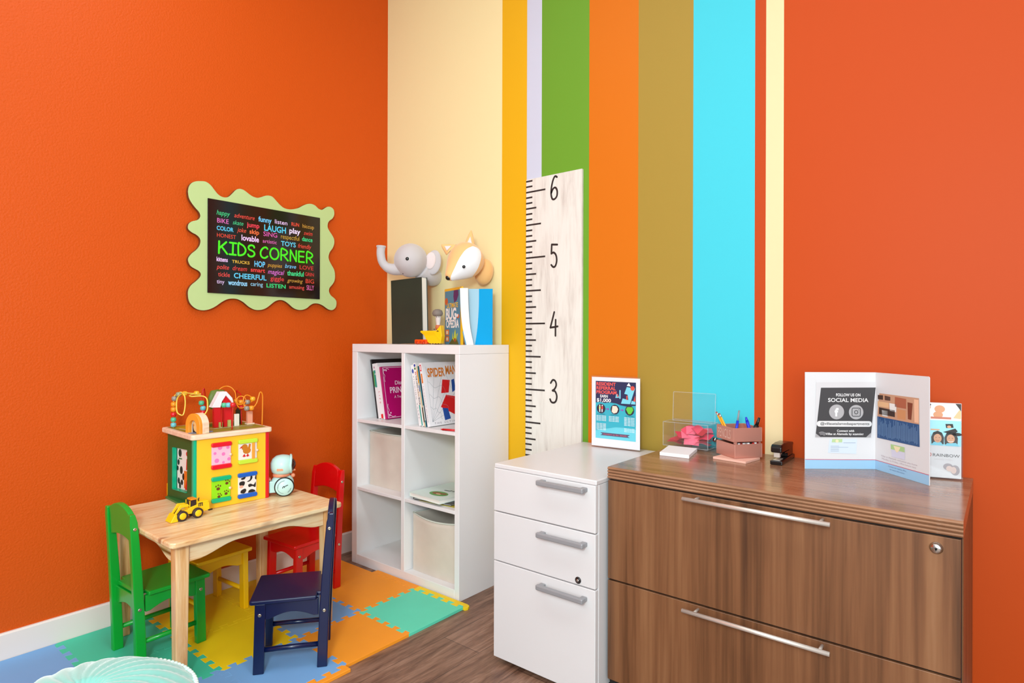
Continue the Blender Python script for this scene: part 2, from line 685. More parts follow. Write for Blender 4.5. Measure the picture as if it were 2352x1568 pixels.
for x, y in ((L1 - LW, LY0), (L1 - LW, LY1 - LW), (L0, LY0), (L0, LY1 - LW)):
    m = MB().use(M_pine_leg)
    i = 0.004
    m.add([(x + i, y + i, 0), (x + LW - i, y + i, 0), (x + LW - i, y + LW - i, 0), (x + i, y + LW - i, 0), (x, y, ZT - 0.0185), (x + LW, y, ZT - 0.0185), (x + LW, y + LW, ZT - 0.0185), (x, y + LW, ZT - 0.0185)],
          [(0, 3, 2, 1), (4, 5, 6, 7), (0, 1, 5, 4), (1, 2, 6, 5), (2, 3, 7, 6), (3, 0, 4, 7)])
    m.build('leg', t, 0.004, 2)


def apron_pts(L, top, low, high, run):
    pts = [(0, top), (0, low)]
    for k in range(1, 9):
        q = k / 8
        pts.append((0.018 + (run - 0.018) * q, low + (high - low) * (0.5 - 0.5 * cos(pi * q))))
    pts2 = [(L - a, b) for a, b in pts[::-1]]
    return (pts + pts2)[::-1][::-1]


for fr, L in ((Frame((L1 - 0.008, LY0 + LW, 0), (0, 1, 0), (0, 0, 1)), LY1 - LY0 - 2 * LW), (Frame((L0 + 0.026, LY0 + LW, 0), (0, 1, 0), (0, 0, 1)), LY1 - LY0 - 2 * LW)):
    m = MB().use(M_pine_rail)
    m.prism(fr, apron_pts(L, ZT - 0.019, ZT - 0.085, ZT - 0.052, 0.17), -0.018, 0)
    m.build('apron', t, 0.002, 1)
for fr, L in ((Frame((L0 + LW, LY0 + 0.008, 0), (1, 0, 0), (0, 0, 1)), L1 - L0 - 2 * LW), (Frame((L0 + LW, LY1 - 0.026, 0), (1, 0, 0), (0, 0, 1)), L1 - L0 - 2 * LW)):
    m = MB().use(M_pine_rail)
    m.prism(fr, apron_pts(L, ZT - 0.019, ZT - 0.085, ZT - 0.05, 0.15), -0.018, 0)
    m.build('apron', t, 0.002, 1)

# ------------------------------------------------------------------ children's chairs
M_screw = mat('screw_metal', (205, 200, 180), 0.25, metal=1.0)


def chair(label, paint, loc, rz):
    t = thing('childrens_chair', label, 'chair', loc + (TZ,), rz, "children's chairs around the pine table")
    WR, WF, D, LT = 0.1054, 0.1072, 0.241, 0.022
    side = Frame((0, 0, 0), (0, 1, 0), (0, 0, 1))        # n = +x
    bk = lambda z: -0.023 * (z / 0.528) ** 1.3

    for s in (-1, 1):
        m = MB().use(paint)
        zs = [0, 0.1, 0.2, 0.3, 0.4, 0.5]
        pts = [(bk(z), z) for z in zs] + [(bk(0.53) + 0.002, 0.53), (bk(0.53) + 0.018, 0.53)] + [(bk(z) + 0.034 - 0.010 * (z / 0.53) ** 2, z) for z in zs[::-1]]
        x = s * WR
        m.prism(side, pts[::-1], min(x, x - s * LT), max(x, x - s * LT))
        m.build('leg', t, 0.003, 2)
        m = MB().use(paint)
        x = s * WF
        m.prism(side, [(D - 0.035, 0), (D, 0), (D - 0.006, 0.238), (D - 0.041, 0.238)], min(x, x - s * LT), max(x, x - s * LT))
        m.build('leg', t, 0.003, 2)
        # side apron with a shallow arch
        m = MB().use(paint)
        ap = [(0.03, 0.239), (0.03, 0.182)] + [(0.045 + 0.145 * k / 10, 0.182 + 0.020 * sin(pi * k / 10)) for k in range(11)] + [(D - 0.038, 0.182), (D - 0.038, 0.239)]
        xx = s * (WF - 0.005)
        m.prism(side, ap, min(xx, xx - s * 0.014), max(xx, xx - s * 0.014))
        m.build('apron', t, 0.0015, 1)
        m = MB().use(paint)
        m.tube([(s * (WR - LT / 2), 0.026, 0.078), (s * (WF - LT / 2), D - 0.03, 0.078)], 0.0085, 12)
        m.build('stretcher', t)
        for yy, zz, xo in ((bk(.48) + 0.014, 0.478, WR), (0.010, 0.196, WR), (D - 0.022, 0.200, WF)):
            m = MB().use(M_screw)
            m.lathe([(0.0062, 0), (0.0062, 0.0012), (0.004, 0.0022), (0.0022, 0.0016)], 12, T(s * (xo - 0.0002), yy, zz) @ R(90 * s, 'Y'))
            m.build('screw', t)
    for y0, z0, zt, w in ((D - 0.03, 0.185, 0.239, WF - LT + 0.001), (0.008, 0.178, 0.236, WR - LT + 0.001)):
        m = MB().use(paint)
        ap = [(-w, zt), (-w, z0)] + [(-w + 2 * w * (0.12 + 0.76 * k / 10), z0 + 0.016 * sin(pi * k / 10)) for k in range(11)] + [(w, z0), (w, zt)]
        m.prism(Frame((0, y0, 0), (1, 0, 0), (0, 0, 1)), ap, -0.015, 0)
        m.build('apron', t, 0.0015, 1)
    m = MB().use(paint)
    seat = [(-WR + LT + 0.001, 0.012), (WR - LT - 0.001, 0.012), (WR - LT - 0.001, 0.035), (0.116, 0.035), (0.119, D + 0.004), (0.114, D + 0.010), (-0.114, D + 0.010), (-0.119, D + 0.004), (-0.116, 0.035), (-WR + LT + 0.001, 0.035)]
    m.prism(XY(), seat, 0.2395, 0.254)
    m.build('seat', t, 0.0045, 3)
    # back rail with arched top
    m = MB().use(paint)
    w = WR - LT - 0.0005
    n = 14
    top = [(w - 2 * w * k / n, 0.528 + 0.027 * sin(pi * k / n) ** 0.8) for k in range(n + 1)]
    low = [(-w + 2 * w * k / n, 0.432 + 0.014 * sin(pi * k / n)) for k in range(n + 1)]
    lean = math.atan2(-(bk(0.53) - bk(0.43)), 0.10)
    fr = Frame((0, bk(0.43) + 0.024 + sin(lean) * 0.43, 0.43 - cos(lean) * 0.43), (1, 0, 0), (0, -sin(lean), cos(lean)))
    m.prism(fr, low + top, 0.0, 0.018)
    m.build('back_rail', t, 0.003, 2)
    return t


def paint(name, c):
    return mat(name, c, 0.28, coat=0.12)


chair('navy blue wooden chair, nearest, turned sideways in front of the table', paint('navy_paint', (3, 18, 62)), (0.847, -0.956), 142.5)
chair('green wooden chair at the left end of the table', paint('green_paint', (10, 158, 46)), (0.328, -1.447), 2.9)
chair('red wooden chair at the far end of the table beside the bookshelf', paint('red_paint', (214, 5, 11)), (0.288, -0.592), 183.4)
chair('yellow wooden chair between table and orange wall', paint('yellow_paint', (242, 186, 8)), (0.043, -1.083), -86)

# ------------------------------------------------------------------ mint pouf
M_velvet = mat('mint_velvet', (116, 184, 172), 0.75, sheen=0.8, vary=0.12, vscale=30)
t = thing('pouf', 'round mint velvet pouf with radiating pleats and beaded piping, bottom left', 'pouf', (1.285, -1.835, 0))
m = MB().use(M_velvet)
PR, n, rings = 0.2, 144, 16
vs, fs = [], []
prof = []
for i in range(rings + 1):
    q = i / rings
    prof.append((0.012 + (PR - 0.012) * q, 0.382 + 0.05 * (1 - q ** 3.2) - 0.02 * max(0, 1 - q / 0.12)))
side = [(PR + 0.006, 0.372), (PR + 0.012, 0.28), (PR + 0.012, 0.16), (PR + 0.004, 0.06), (PR - 0.02, 0.0)]
for r, z in prof + side:
    for j in range(n):
        a = 2 * pi * j / n
        q = r / PR
        sw = a + 0.55 * q
        f = (abs(sin(sw * 12)) ** 0.6 - 0.6) * 0.010 * min(1, q * 1.6) * (1 if z > 0.375 else 0.5)
        vs.append((r * cos(a), r * sin(a), z + (f if z > 0.381 else 0)))
k = len(prof) + len(side)
for i in range(k - 1):
    for j in range(n):
        fs.append((i * n + j, (i + 1) * n + j, (i + 1) * n + (j + 1) % n, i * n + (j + 1) % n))
fs.append(tuple(range(n)))
m.smooth = True
m.add(vs, fs)
m.build('cushion', t)
m = MB().use(mat('mint_piping', (205, 232, 222), 0.6))
for j in range(110):
    a = 2 * pi * j / 110
    m.ball(((PR + 0.004) * cos(a), (PR + 0.004) * sin(a), 0.381), 0.0058, n=8)
m.build('piping', t, label='pale beaded piping round the rim')
m = MB().use(M_velvet)
m.ball((0, 0, 0.419), 0.016, 0.016, 0.008, 14)
m.build('button', t)

# ------------------------------------------------------------------ kids corner sign
SIGN = [(-1.105, 1.777), (-1.102, 1.797), (-1.092, 1.815), (-1.075, 1.827), (-1.053, 1.833), (-1.03, 1.835), (-1.01, 1.825), (-0.994, 1.808), (-0.978, 1.791), (-0.96, 1.782), (-0.941, 1.782), (-0.926, 1.79), (-0.91, 1.808), (-0.895, 1.825), (-0.878, 1.833), (-0.858, 1.831), (-0.836, 1.819), (-0.817, 1.81), (-0.794, 1.807), (-0.774, 1.814), (-0.756, 1.823), (-0.737, 1.828), (-0.718, 1.826), (-0.7, 1.812), (-0.68, 1.795), (-0.659, 1.783), (-0.634, 1.78), (-0.61, 1.784), (-0.58, 1.795), (-0.555, 1.811), (-0.529, 1.824), (-0.505, 1.828), (-0.484, 1.823), (-0.466, 1.811), (-0.447, 1.808), (-0.431, 1.818), (-0.414, 1.829), (-0.395, 1.832), (-0.378, 1.824), (-0.372, 1.81), (-0.373, 1.791), (-0.384, 1.772), (-0.4, 1.76), (-0.41, 1.744), (-0.411, 1.723), (-0.4, 1.705), (-0.384, 1.686), (-0.372, 1.666), (-0.372, 1.642), (-0.381, 1.619), (-0.397, 1.598), (-0.405, 1.576), (-0.403, 1.557), (-0.389, 1.533), (-0.372, 1.508), (-0.366, 1.479), (-0.369, 1.45), (-0.383, 1.428), (-0.399, 1.41), (-0.402, 1.391), (-0.391, 1.372), (-0.369, 1.357), (-0.357, 1.341), (-0.359, 1.316), (-0.371, 1.301), (-0.388, 1.295), (-0.41, 1.3), (-0.437, 1.316), (-0.464, 1.325), (-0.491, 1.325), (-0.512, 1.315), (-0.532, 1.299), (-0.558, 1.29), (-0.583, 1.29), (-0.608, 1.299), (-0.633, 1.318), (-0.657, 1.331), (-0.681, 1.333), (-0.705, 1.324), (-0.729, 1.305), (-0.752, 1.289), (-0.779, 1.281), (-0.806, 1.282), (-0.833, 1.294), (-0.859, 1.314), (-0.885, 1.326), (-0.91, 1.328), (-0.935, 1.323), (-0.96, 1.309), (-0.985, 1.29), (-1.009, 1.277), (-1.036, 1.27), (-1.064, 1.273), (-1.087, 1.288), (-1.1, 1.309), (-1.104, 1.336), (-1.102, 1.356), (-1.091, 1.376), (-1.072, 1.394), (-1.056, 1.411), (-1.05, 1.427), (-1.058, 1.44), (-1.076, 1.449), (-1.093, 1.459), (-1.103, 1.478), (-1.102, 1.494), (-1.089, 1.513), (-1.07, 1.531), (-1.057, 1.55), (-1.052, 1.571), (-1.057, 1.586), (-1.07, 1.597), (-1.087, 1.604), (-1.101, 1.614), (-1.105, 1.625), (-1.101, 1.64), (-1.088, 1.652), (-1.068, 1.66), (-1.057, 1.67), (-1.053, 1.683), (-1.059, 1.698), (-1.074, 1.713), (-1.09, 1.732), (-1.101, 1.752)]
WORDS = [('happy', -0.986, 1.698, 0.061, 0.021, '3cc882'), ('adventure', -0.906, 1.698, 0.097, 0.02, 'e6463c'), ('funny', -0.791, 1.697, 0.066, 0.023, '6ec8fa'), ('listen', -0.708, 1.699, 0.065, 0.02, 'ebc8fa'), ('RUN', -0.621, 1.701, 0.042, 0.017, 'e14632'), ('hiccup', -0.56, 1.7, 0.064, 0.019, 'd29b3c'), ('BIKE', -0.983, 1.663, 0.052, 0.02, 'e16ebe'), ('skate', -0.913, 1.665, 0.05, 0.019, '3cbe82'), ('jump', -0.847, 1.664, 0.061, 0.021, 'eb3c50'), ('LAUGH', -0.762, 1.658, 0.112, 0.028, '50c8eb'), ('play', -0.632, 1.664, 0.06, 0.025, 'f0dcff'), ('swim', -0.553, 1.665, 0.049, 0.021, 'e13c32'), ('COLOR', -0.985, 1.63, 0.076, 0.018, '5ac8f0'), ('joke', -0.893, 1.634, 0.043, 0.02, 'e6503c'), ('skip', -0.834, 1.634, 0.047, 0.02, 'f06e3c'), ('SING', -0.766, 1.632, 0.07, 0.021, 'e15ab4'), ('respectful', -0.677, 1.631, 0.099, 0.022, 'be9632'), ('dance', -0.563, 1.634, 0.059, 0.021, '32cd82'), ('HONEST', -0.984, 1.599, 0.086, 0.017, 'e64632'), ('lovable', -0.872, 1.598, 0.084, 0.025, 'f0c8fa'), ('artistic', -0.769, 1.6, 0.071, 0.017, 'dc64b4'), ('TOYS', -0.676, 1.597, 0.079, 0.022, '5ac8eb'), ('friendly', -0.585, 1.597, 0.074, 0.021, 'eb463c'), ('kittens', -0.985, 1.491, 0.05, 0.019, 'f0c8fa'), ('TRUCKS', -0.916, 1.49, 0.083, 0.013, 'd7aa3c'), ('HOP', -0.81, 1.483, 0.053, 0.026, '64c8fa'), ('puppies', -0.745, 1.489, 0.075, 0.018, 'cd9632'), ('brave', -0.655, 1.491, 0.06, 0.02, '6ec8fa'), ('LOVE', -0.576, 1.492, 0.078, 0.019, 'be3232'), ('polite', -0.985, 1.457, 0.056, 0.02, 'eb4b46'), ('dream', -0.913, 1.457, 0.068, 0.021, 'dc3c3c'), ('smart', -0.828, 1.458, 0.071, 0.019, 'e63c3c'), ('magical', -0.743, 1.455, 0.085, 0.022, 'dc6ed2'), ('thankful', -0.643, 1.456, 0.09, 0.023, '3cdc8c'), ('GRIN', -0.546, 1.461, 0.05, 0.017, 'e63c3c'), ('tickle', -0.978, 1.424, 0.053, 0.02, 'eb4b46'), ('CHEERFUL', -0.907, 1.422, 0.157, 0.023, '5ac8f0'), ('giggle', -0.73, 1.425, 0.07, 0.02, 'e63c46'), ('growing', -0.643, 1.423, 0.085, 0.018, 'c8963c'), ('BIG', -0.542, 1.425, 0.047, 0.021, 'e64632'), ('tiny', -0.984, 1.392, 0.034, 0.018, 'dcbeeb'), ('wondrous', -0.933, 1.389, 0.089, 0.023, '96d7ff'), ('caring', -0.828, 1.392, 0.06, 0.019, '8cc8e6'), ('LISTEN', -0.75, 1.39, 0.099, 0.018, '28d278'), ('amusing', -0.632, 1.392, 0.082, 0.018, 'e65046'), ('SILLY', -0.537, 1.391, 0.042, 0.024, 'eb6eb4')]
BOLD = {'lovable', 'play', 'LAUGH', 'COLOR', 'TOYS', 'CHEERFUL', 'LISTEN', 'kittens', 'skip', 'smart', 'HOP', 'wondrous', 'dance', 'thankful', 'jump', 'TRUCKS', 'LOVE', 'RUN', 'funny'}
SLANT = {'adventure', 'dream', 'magical', 'swim', 'friendly', 'joke', 'polite', 'puppies', 'happy', 'growing', 'brave', 'skate'}
t = thing('wall_sign', 'black sign reading KIDS CORNER with pale green wavy frame on orange wall', 'sign', (0, 0, 0))
WL = Frame((0, 0, 0), (0, 1, 0), (0, 0, 1))     # n = +x, u = +y
sm = [(p.x, p.y) for p in smooth_curve([(a, b, 0) for a, b in SIGN + SIGN[:1]], 3)][:-1]
m = MB().use(mat('sign_frame_green', (186, 206, 140), 0.5)).use(mat('sign_frame_edge_shade', (120, 62, 26), 0.6))  # brown edge: frame thickness with its shadow put into the colour
area2 = sum(sm[i][0] * sm[(i + 1) % len(sm)][1] - sm[(i + 1) % len(sm)][0] * sm[i][1] for i in range(len(sm)))
if area2 < 0:
    sm = sm[::-1]
m.prism(WL, sm, 0.006, 0.024)
m.use(mat('sign_frame_green'))
m.poly(WL, sm, 0.0242)
o = m.build('frame', t)
m = MB().use(mat('sign_frame_edge_shade'))
m.box(0.0, 0.006, -1.0, -0.48, 1.4, 1.72)
m.build('mount', t)
m = MB().use(mat('sign_black', (24, 14, 14), 0.12))
m.box(0.0243, 0.030, -1.023, -0.460, 1.348, 1.764)
pan = m.build('panel', t, 0.001, 1)
m = MB()
for w, a, b, ww, h, c in WORDS:
    m.use(col(c, 0.4))
    m.text(WL, w, a, b, ww, h, 0.0306, bold=0.022 if w in BOLD else 0.004, shear=0.28 if w in SLANT else 0.0)
m.build('lettering', pan)
LET = {'K': ([[(0, 0), (.02, 1)], [(.62, 1), (.03, .42)], [(.22, .58), (.7, 0)]], .7), 'I': ([[(.25, 0), (.28, 1)], [(0, 1), (.55, 1)], [(-.03, 0), (.52, 0)]], .52),
       'D': ([[(0, 0), (0, 1), (.2, .98), (.45, .85), (.62, .6), (.62, .38), (.48, .15), (.22, .02), (0, 0)]], .64),
       'S': ([[(.55, .82), (.5, .95), (.3, 1), (.1, .92), (.03, .75), (.12, .6), (.35, .52), (.52, .42), (.58, .25), (.48, .08), (.28, 0), (.08, .04), (0, .16)]], .6),
       'C': ([[(.6, .85), (.48, .97), (.28, .92), (.08, .7), (0, .42), (.06, .15), (.22, .02), (.42, .03), (.6, .18)]], .62),
       'O': ([[(.36, 1), (.15, .9), (.02, .65), (0, .4), (.1, .14), (.32, 0), (.56, .06), (.72, .3), (.74, .6), (.62, .88), (.36, 1)]], .76),
       'R': ([[(0, 0), (.02, 1), (.3, .99), (.5, .88), (.56, .72), (.46, .56), (.25, .47), (.05, .45)], [(.2, .46), (.62, 0)]], .62),
       'N': ([[(0, 0), (.02, 1), (.55, .02), (.56, 1)]], .58), 'E': ([[(.5, 1), (0, .98), (0, 0), (.52, .02)], [(.02, .52), (.45, .53)]], .54)}


def hand_word(m, fr, word, a, b, w, h, lw, d):
    tot = sum(LET[c][1] for c in word) + .22 * (len(word) - 1)
    k = w / tot
    for c in word:
        for st in LET[c][0]:
            pts = [(p.x, p.y) for p in smooth_curve([(x, y, 0) for x, y in st], 3)] if len(st) > 4 and c not in 'NE' else st
            m.stroke(fr, [(a + x * k, b + y * h) for x, y in pts], lw, d)
        a += (LET[c][1] + .22) * k


for wd, a, ww in (('KIDS', -0.975, 0.166), ('CORNER', -0.780, 0.278)):
    m = MB().use(col('46e61e', 0.4))
    hand_word(m, WL, wd, a, 1.527, ww, 0.053, 0.0085, 0.0306)
    m.build('title_word', pan)

# ------------------------------------------------------------------ wooden activity cube
CW, CD, CB = 0.295, 0.30, 0.272
t = thing('activity_cube', 'wooden activity cube with yellow door side, green side and bead maze on top', 'toy', (0.3736, -1.2286, TZ + 0.478 + 0.0002), 87)
YEL, GRN, TEAL = mat('cube_yellow', (250, 196, 42), 0.35), mat('cube_green', (34, 92, 42), 0.4), mat('cube_teal', (0, 178, 132), 0.35)
RED = mat('cube_red', (215, 22, 30), 0.3)
PINEP = wood('cube_wood', [(0.3, (228, 190, 158)), (0.6, (244, 216, 188)), (0.85, (250, 230, 208))], (2, 20, 20), 3.0, 0.4)
m = MB().use(YEL)
m.box(0.0116, CW - 0.0142, 0.0, 0.014, 0, CB)
m.build('front_panel', t, 0.0015, 1)
m = MB().use(RED)
m.box(CW - 0.014, CW, -0.001, CD, 0, CB)
m.build('red_side_panel', t, 0.002, 1)
m = MB().use(GRN)
m.box(0.0116, CW - 0.0142, CD - 0.014, CD, 0, CB)
m.build('back_panel', t)
m = MB().use(TEAL)
m.box(0.0, 0.0114, -0.001, 0.020, 0.001, CB)
m.build('corner_post', t, 0.002, 1)
m = MB().use(mat('cube_green_floor', (58, 124, 62), 0.4))
m.box(0.001, 0.10, 0.0205, CD, 0.0, 0.008)
m.build('base_plate', t, 0.001, 1)
# green side, set back from the corner, with a long opening
gx0, gx1 = 0.010, 0.045
fs = Frame((gx1, 0.022, 0.0085), (gx0 - gx1, CD - 0.022, 0), (0, 0, 1))     # from the corner to the back
W2 = math.hypot(gx0 - gx1, CD - 0.022)
wa, wb, za, zb = 0.125, 0.232, 0.035, 0.205
m = MB().use(GRN)
for a0, b0, a1, b1 in ((0, 0, wa, CB - 0.009), (wb, 0, W2, CB - 0.009), (wa, 0, wb, za), (wa, zb, wb, CB - 0.009)):
    m.prism(fs, [(a0, b0), (a1, b0), (a1, b1), (a0, b1)], 0.0, 0.010)
m.build('green_side_panel', t)
m = MB().use(TEAL)
for a0, b0, a1, b1 in ((wb - 0.004, za, wb, zb), (wa, za, wb, za + 0.003)):
    m.prism(fs, [(a0, b0), (a1, b0), (a1, b1), (a0, b1)], -0.006, 0.0105)
m.build('opening_trim', t)
WHT = mat('print_white', (236, 226, 220), 0.5)
m = MB().use(WHT)
m.prism(fs, [(wa + 0.004, za + 0.002), (wb - 0.006, za + 0.002), (wb - 0.006, zb - 0.003), (wa + 0.004, zb - 0.003)], 0.012, 0.016)
fm = Frame(fs.p(wb, 0, 0.0116), -fs.u, (0, 0, 1))
fm.n = fs.n * -1
blk, rd, og = col('201c1c', 0.5), col('d01818', 0.5), col('e0701a', 0.5)
pc = m.build('printed_cards', t)
m = MB()
m.use(og).rect(fm, 0.062, 0.045, 0.1, 0.115)
m.use(rd).disc(fm, 0.088, 0.185, 0.010, 0.001)
m.use(rd).poly(fm, [(0.078, 0.118), (0.094, 0.126), (0.09, 0.16), (0.082, 0.166)], 0.001)
m.use(rd).poly(fm, [(0.07, 0.04), (0.086, 0.04), (0.092, 0.08), (0.084, 0.08)], 0.0012)
for a, b, r, q in ((0.03, 0.183, 0.012, 0.016), (0.018, 0.145, 0.008, 0.012), (0.04, 0.115, 0.011, 0.016), (0.056, 0.09, 0.008, 0.014), (0.02, 0.07, 0.008, 0.013), (0.045, 0.066, 0.009, 0.011), (0.03, 0.052, 0.007, 0.013), (0.012, 0.12, 0.006, 0.01)):
    m.use(blk).disc(fm, a, b, r, 0.0008, q, 14)
m.use(col('3a7a3a', 0.5)).rect(fm, 0.02, 0.158, 0.045, 0.163, 0.0009)
m.build('animal_print', pc)
m = MB().use(PINEP)
m.prism(XY(), rr(-0.012, -0.012, CW + 0.010, CD + 0.010, 0.014), CB + 0.0003, CB + 0.020)
lid = m.build('lid', t, 0.004, 2)
LT_ = CB + 0.020
m = MB()
fl = XY(LT_)
m.use(mat('lid_meadow', (150, 140, 40), 0.5)).poly(fl, rr(0.004, 0.01, CW - 0.006, CD - 0.004, 0.012))
m.use(col('3f7d2c', 0.5)).disc(fl, 0.19, 0.2, 0.07, 0.0008, 0.06)
m.use(col('b8a018', 0.5)).disc(fl, 0.06, 0.22, 0.05, 0.0008, 0.05)
m.use(col('7d8fb4', 0.5)).disc(fl, 0.045, 0.05, 0.045, 0.0009, 0.035)
m.use(col('f2ece0', 0.5)).stroke(fl, [(0.03, 0.14), (0.08, 0.11), (0.14, 0.1), (0.2, 0.11), (0.26, 0.08)], 0.007, 0.0012)
m.use(col('f2ece0', 0.5)).stroke(fl, [(0.02, 0.2), (0.03, 0.145), (0.09, 0.15)], 0.006, 0.0014)
m.build('meadow_print', lid)


def door(x0, x1, z0, z1, barc, facec, kind):
    fr = Frame((x0, -0.0002, z0), (1, 0, 0), (0, 0, 1))
    w, h, bh = x1 - x0, z1 - z0, 0.0165
    m = MB().use(facec)
    m.box(x0 + 0.002, x1 - 0.002, -0.007, -0.0004, z0 + bh, z1 - bh)
    d = m.build('door', t, 0.001, 1)
    for b0, b1 in ((0, bh), (h - bh, h)):
        m = MB().use(barc)
        m.prism(Frame((x0, 0, z0), (1, 0, 0), (0, 0, 1)), rr(0, b0, w, b1, 0.006), 0.0004, 0.0125)
        m.build('rail', d, 0.0025, 2)
    f = Frame((x0, -0.0071, z0), (1, 0, 0), (0, 0, 1))
    m = MB()
    if kind == 'spots':
        m.use(col('ee78b8', 0.5))
        for a, b, r in ((.032, .082, .0085), (.062, .08, .0065), (.013, .062, .0055), (.045, .056, .0068), (.02, .033, .0085), (.066, .034, .0065), (.045, .0235, .005)):
            m.disc(f, a, b, r)
    elif kind == 'paws':
        m.use(col('6a3a10', 0.5))
        for a, b, s, q in ((.025, .055, 1.0, 0), (.058, .071, .9, -.4), (.028, .024, .85, -.5), (.055, .031, .85, -.2)):
            m.disc(f, a, b - .002 * s, .007 * s, 0.0005, .006 * s, 14)
            for k in range(3):
                g = pi / 2 + q + (k - 1) * 0.8
                m.disc(f, a + .0115 * s * cos(g), b + .0115 * s * sin(g), .0028 * s, 0.0005, .0038 * s, 10)
    elif kind == 'cow':
        m.use(blk)
        for pts in ([(.012, .08), (.03, .0842), (.026, .075), (.014, .074)], [(.05, .0842), (.047, .07), (.036, .064), (.042, .062), (.052, .066), (.058, .076), (.056, .0842)],
                    [(.071, .0842), (.068, .072), (.0735, .066), (.0735, .0842)], [(.04, .05), (.05, .053), (.063, .047), (.071, .058), (.07, .036), (.058, .042), (.044, .04)],
                    [(.01, .022), (.012, .032), (.028, .037), (.033, .028), (.024, .018)], [(.04, .018), (.044, .027), (.056, .03), (.068, .024), (.068, .018)], [(.005, .055), (.006, .065), (.018, .068), (.027, .064), (.025, .052), (.014, .049)]):
            m.poly(f, [(p.x, p.y) for p in smooth_curve([(a, b, 0) for a, b in pts + pts[:1]], 3)][:-1])
        m.use(col('e8a890', 0.5)).disc(f, .013, .047, .008, 0.0009, .0055, 14)
    else:
        m.use(col('c87818', 0.5)).disc(f, .025, .066, .0125, 0.0006, .0125, 20)
        m.disc(f, .034, .052, .016, 0.0005, .013, 20).poly(f, [(.036, .055), (.047, .055), (.05, .076), (.043, .078)], 0.0006)
        m.use(rd).poly(f, [(.004, .062), (.014, .0655), (.016, .072), (.01, .07)], 0.001)
        for a in (.024, .038):
            m.poly(f, [(a, .04), (a + .006, .028), (a + .002, .029), (a - .002, .026), (a - .004, .03), (a - .009, .029)], 0.0009)
    m.build('print', d)
    if kind == 'duck':
        m = MB().use(mat('peg_wood', (238, 160, 60), 0.4))
        m.box(x1 - 0.024, x1 - 0.012, -0.012, -0.0073, z0 + 0.004, z1 - 0.0165)
        m.build('slide_bar', d, 0.001, 1)
    if kind != 'cow':
        m = MB().use(PINEP)
        m.ball((x1 - (0.006 if kind != 'duck' else 0.004), -0.0125, z0 + h * .5), 0.0055, n=12)
        m.build('knob', d)


door(.0622, .1384, .151, .2535, mat('bar_red', (225, 18, 40), 0.3), mat('door_pink', (248, 186, 208), 0.45), 'spots')
door(.165, .2425, .156, .2535, mat('bar_lime', (196, 226, 60), 0.3), WHT, 'duck')
door(.0626, .1370, .0215, .1215, mat('bar_teal', (8, 176, 122), 0.3), mat('door_lime', (146, 220, 16), 0.45), 'paws')
door(.1640, .2408, .0195, .1200, mat('bar_blue', (22, 92, 190), 0.3), WHT, 'cow')

# bead maze
WA = [[0.0287, 0.03, 0.2925], [0.0319, 0.03, 0.3286], [0.0509, 0.035, 0.3589], [0.0643, 0.04, 0.378], [0.0698, 0.05, 0.4011], [0.0712, 0.06, 0.4177], [0.0658, 0.07, 0.4279], [0.053, 0.08, 0.4307], [0.027, 0.09, 0.4301], [0.0245, 0.11, 0.4319], [0.045, 0.13, 0.435], [0.0757, 0.14, 0.4306], [0.076, 0.15, 0.4344], [0.0423, 0.15, 0.4375], [0.0123, 0.14, 0.4418], [0.0109, 0.12, 0.4284], [0.0091, 0.11, 0.4014], [0.0023, 0.1, 0.3733], [-0.0033, 0.1, 0.3591], [-0.0129, 0.1, 0.3617], [-0.0198, 0.11, 0.3709], [-0.0191, 0.12, 0.3959], [-0.0096, 0.14, 0.4198], [0.0097, 0.17, 0.4304], [0.0319, 0.2, 0.4332], [0.0438, 0.21, 0.4327], [0.0271, 0.22, 0.4386], [0.0132, 0.235, 0.4232], [0.0116, 0.24, 0.4023], [0.0126, 0.245, 0.3657], [0.0145, 0.25, 0.2925]]
WB = [[0.1082, 0.2, 0.2925], [0.1082, 0.2, 0.3575], [0.1099, 0.2, 0.3684], [0.1037, 0.2, 0.3909], [0.1045, 0.2, 0.4128], [0.1088, 0.2, 0.4382], [0.1132, 0.2, 0.4499], [0.1206, 0.21, 0.435], [0.1254, 0.22, 0.41], [0.1303, 0.23, 0.3568], [0.1313, 0.23, 0.2925]]
WC = [[0.172, 0.22, 0.2925], [0.174, 0.22, 0.40], [0.1776, 0.22, 0.4289], [0.1839, 0.22, 0.4398], [0.1977, 0.22, 0.4494], [0.2163, 0.22, 0.4521], [0.229, 0.21, 0.4462], [0.2379, 0.2, 0.432], [0.2393, 0.19, 0.4173], [0.2316, 0.17, 0.3945], [0.2295, 0.15, 0.3736], [0.2338, 0.13, 0.3636], [0.248, 0.12, 0.3707], [0.2536, 0.12, 0.3889], [0.2524, 0.13, 0.4052], [0.2437, 0.14, 0.4127], [0.2287, 0.14, 0.41], [0.2214, 0.14, 0.3974], [0.2201, 0.12, 0.3822], [0.2297, 0.1, 0.3848], [0.2334, 0.1, 0.4086], [0.2445, 0.1, 0.4199], [0.2596, 0.1, 0.4152], [0.2719, 0.1, 0.4021], [0.2607, 0.09, 0.3906], [0.2319, 0.08, 0.3935], [0.2219, 0.07, 0.3822], [0.2285, 0.06, 0.3705], [0.2526, 0.06, 0.3694], [0.2694, 0.06, 0.3865], [0.2769, 0.06, 0.4101], [0.2844, 0.06, 0.4319], [0.2931, 0.06, 0.4258], [0.2955, 0.06, 0.3975], [0.2935, 0.06, 0.2925]]
WD = [[0.1561, 0.03, 0.2925], [0.1577, 0.03, 0.353], [0.1594, 0.03, 0.3849], [0.158, 0.035, 0.3926], [0.1482, 0.045, 0.3909], [0.137, 0.06, 0.3897], [0.1383, 0.08, 0.3881], [0.139, 0.09, 0.3]]
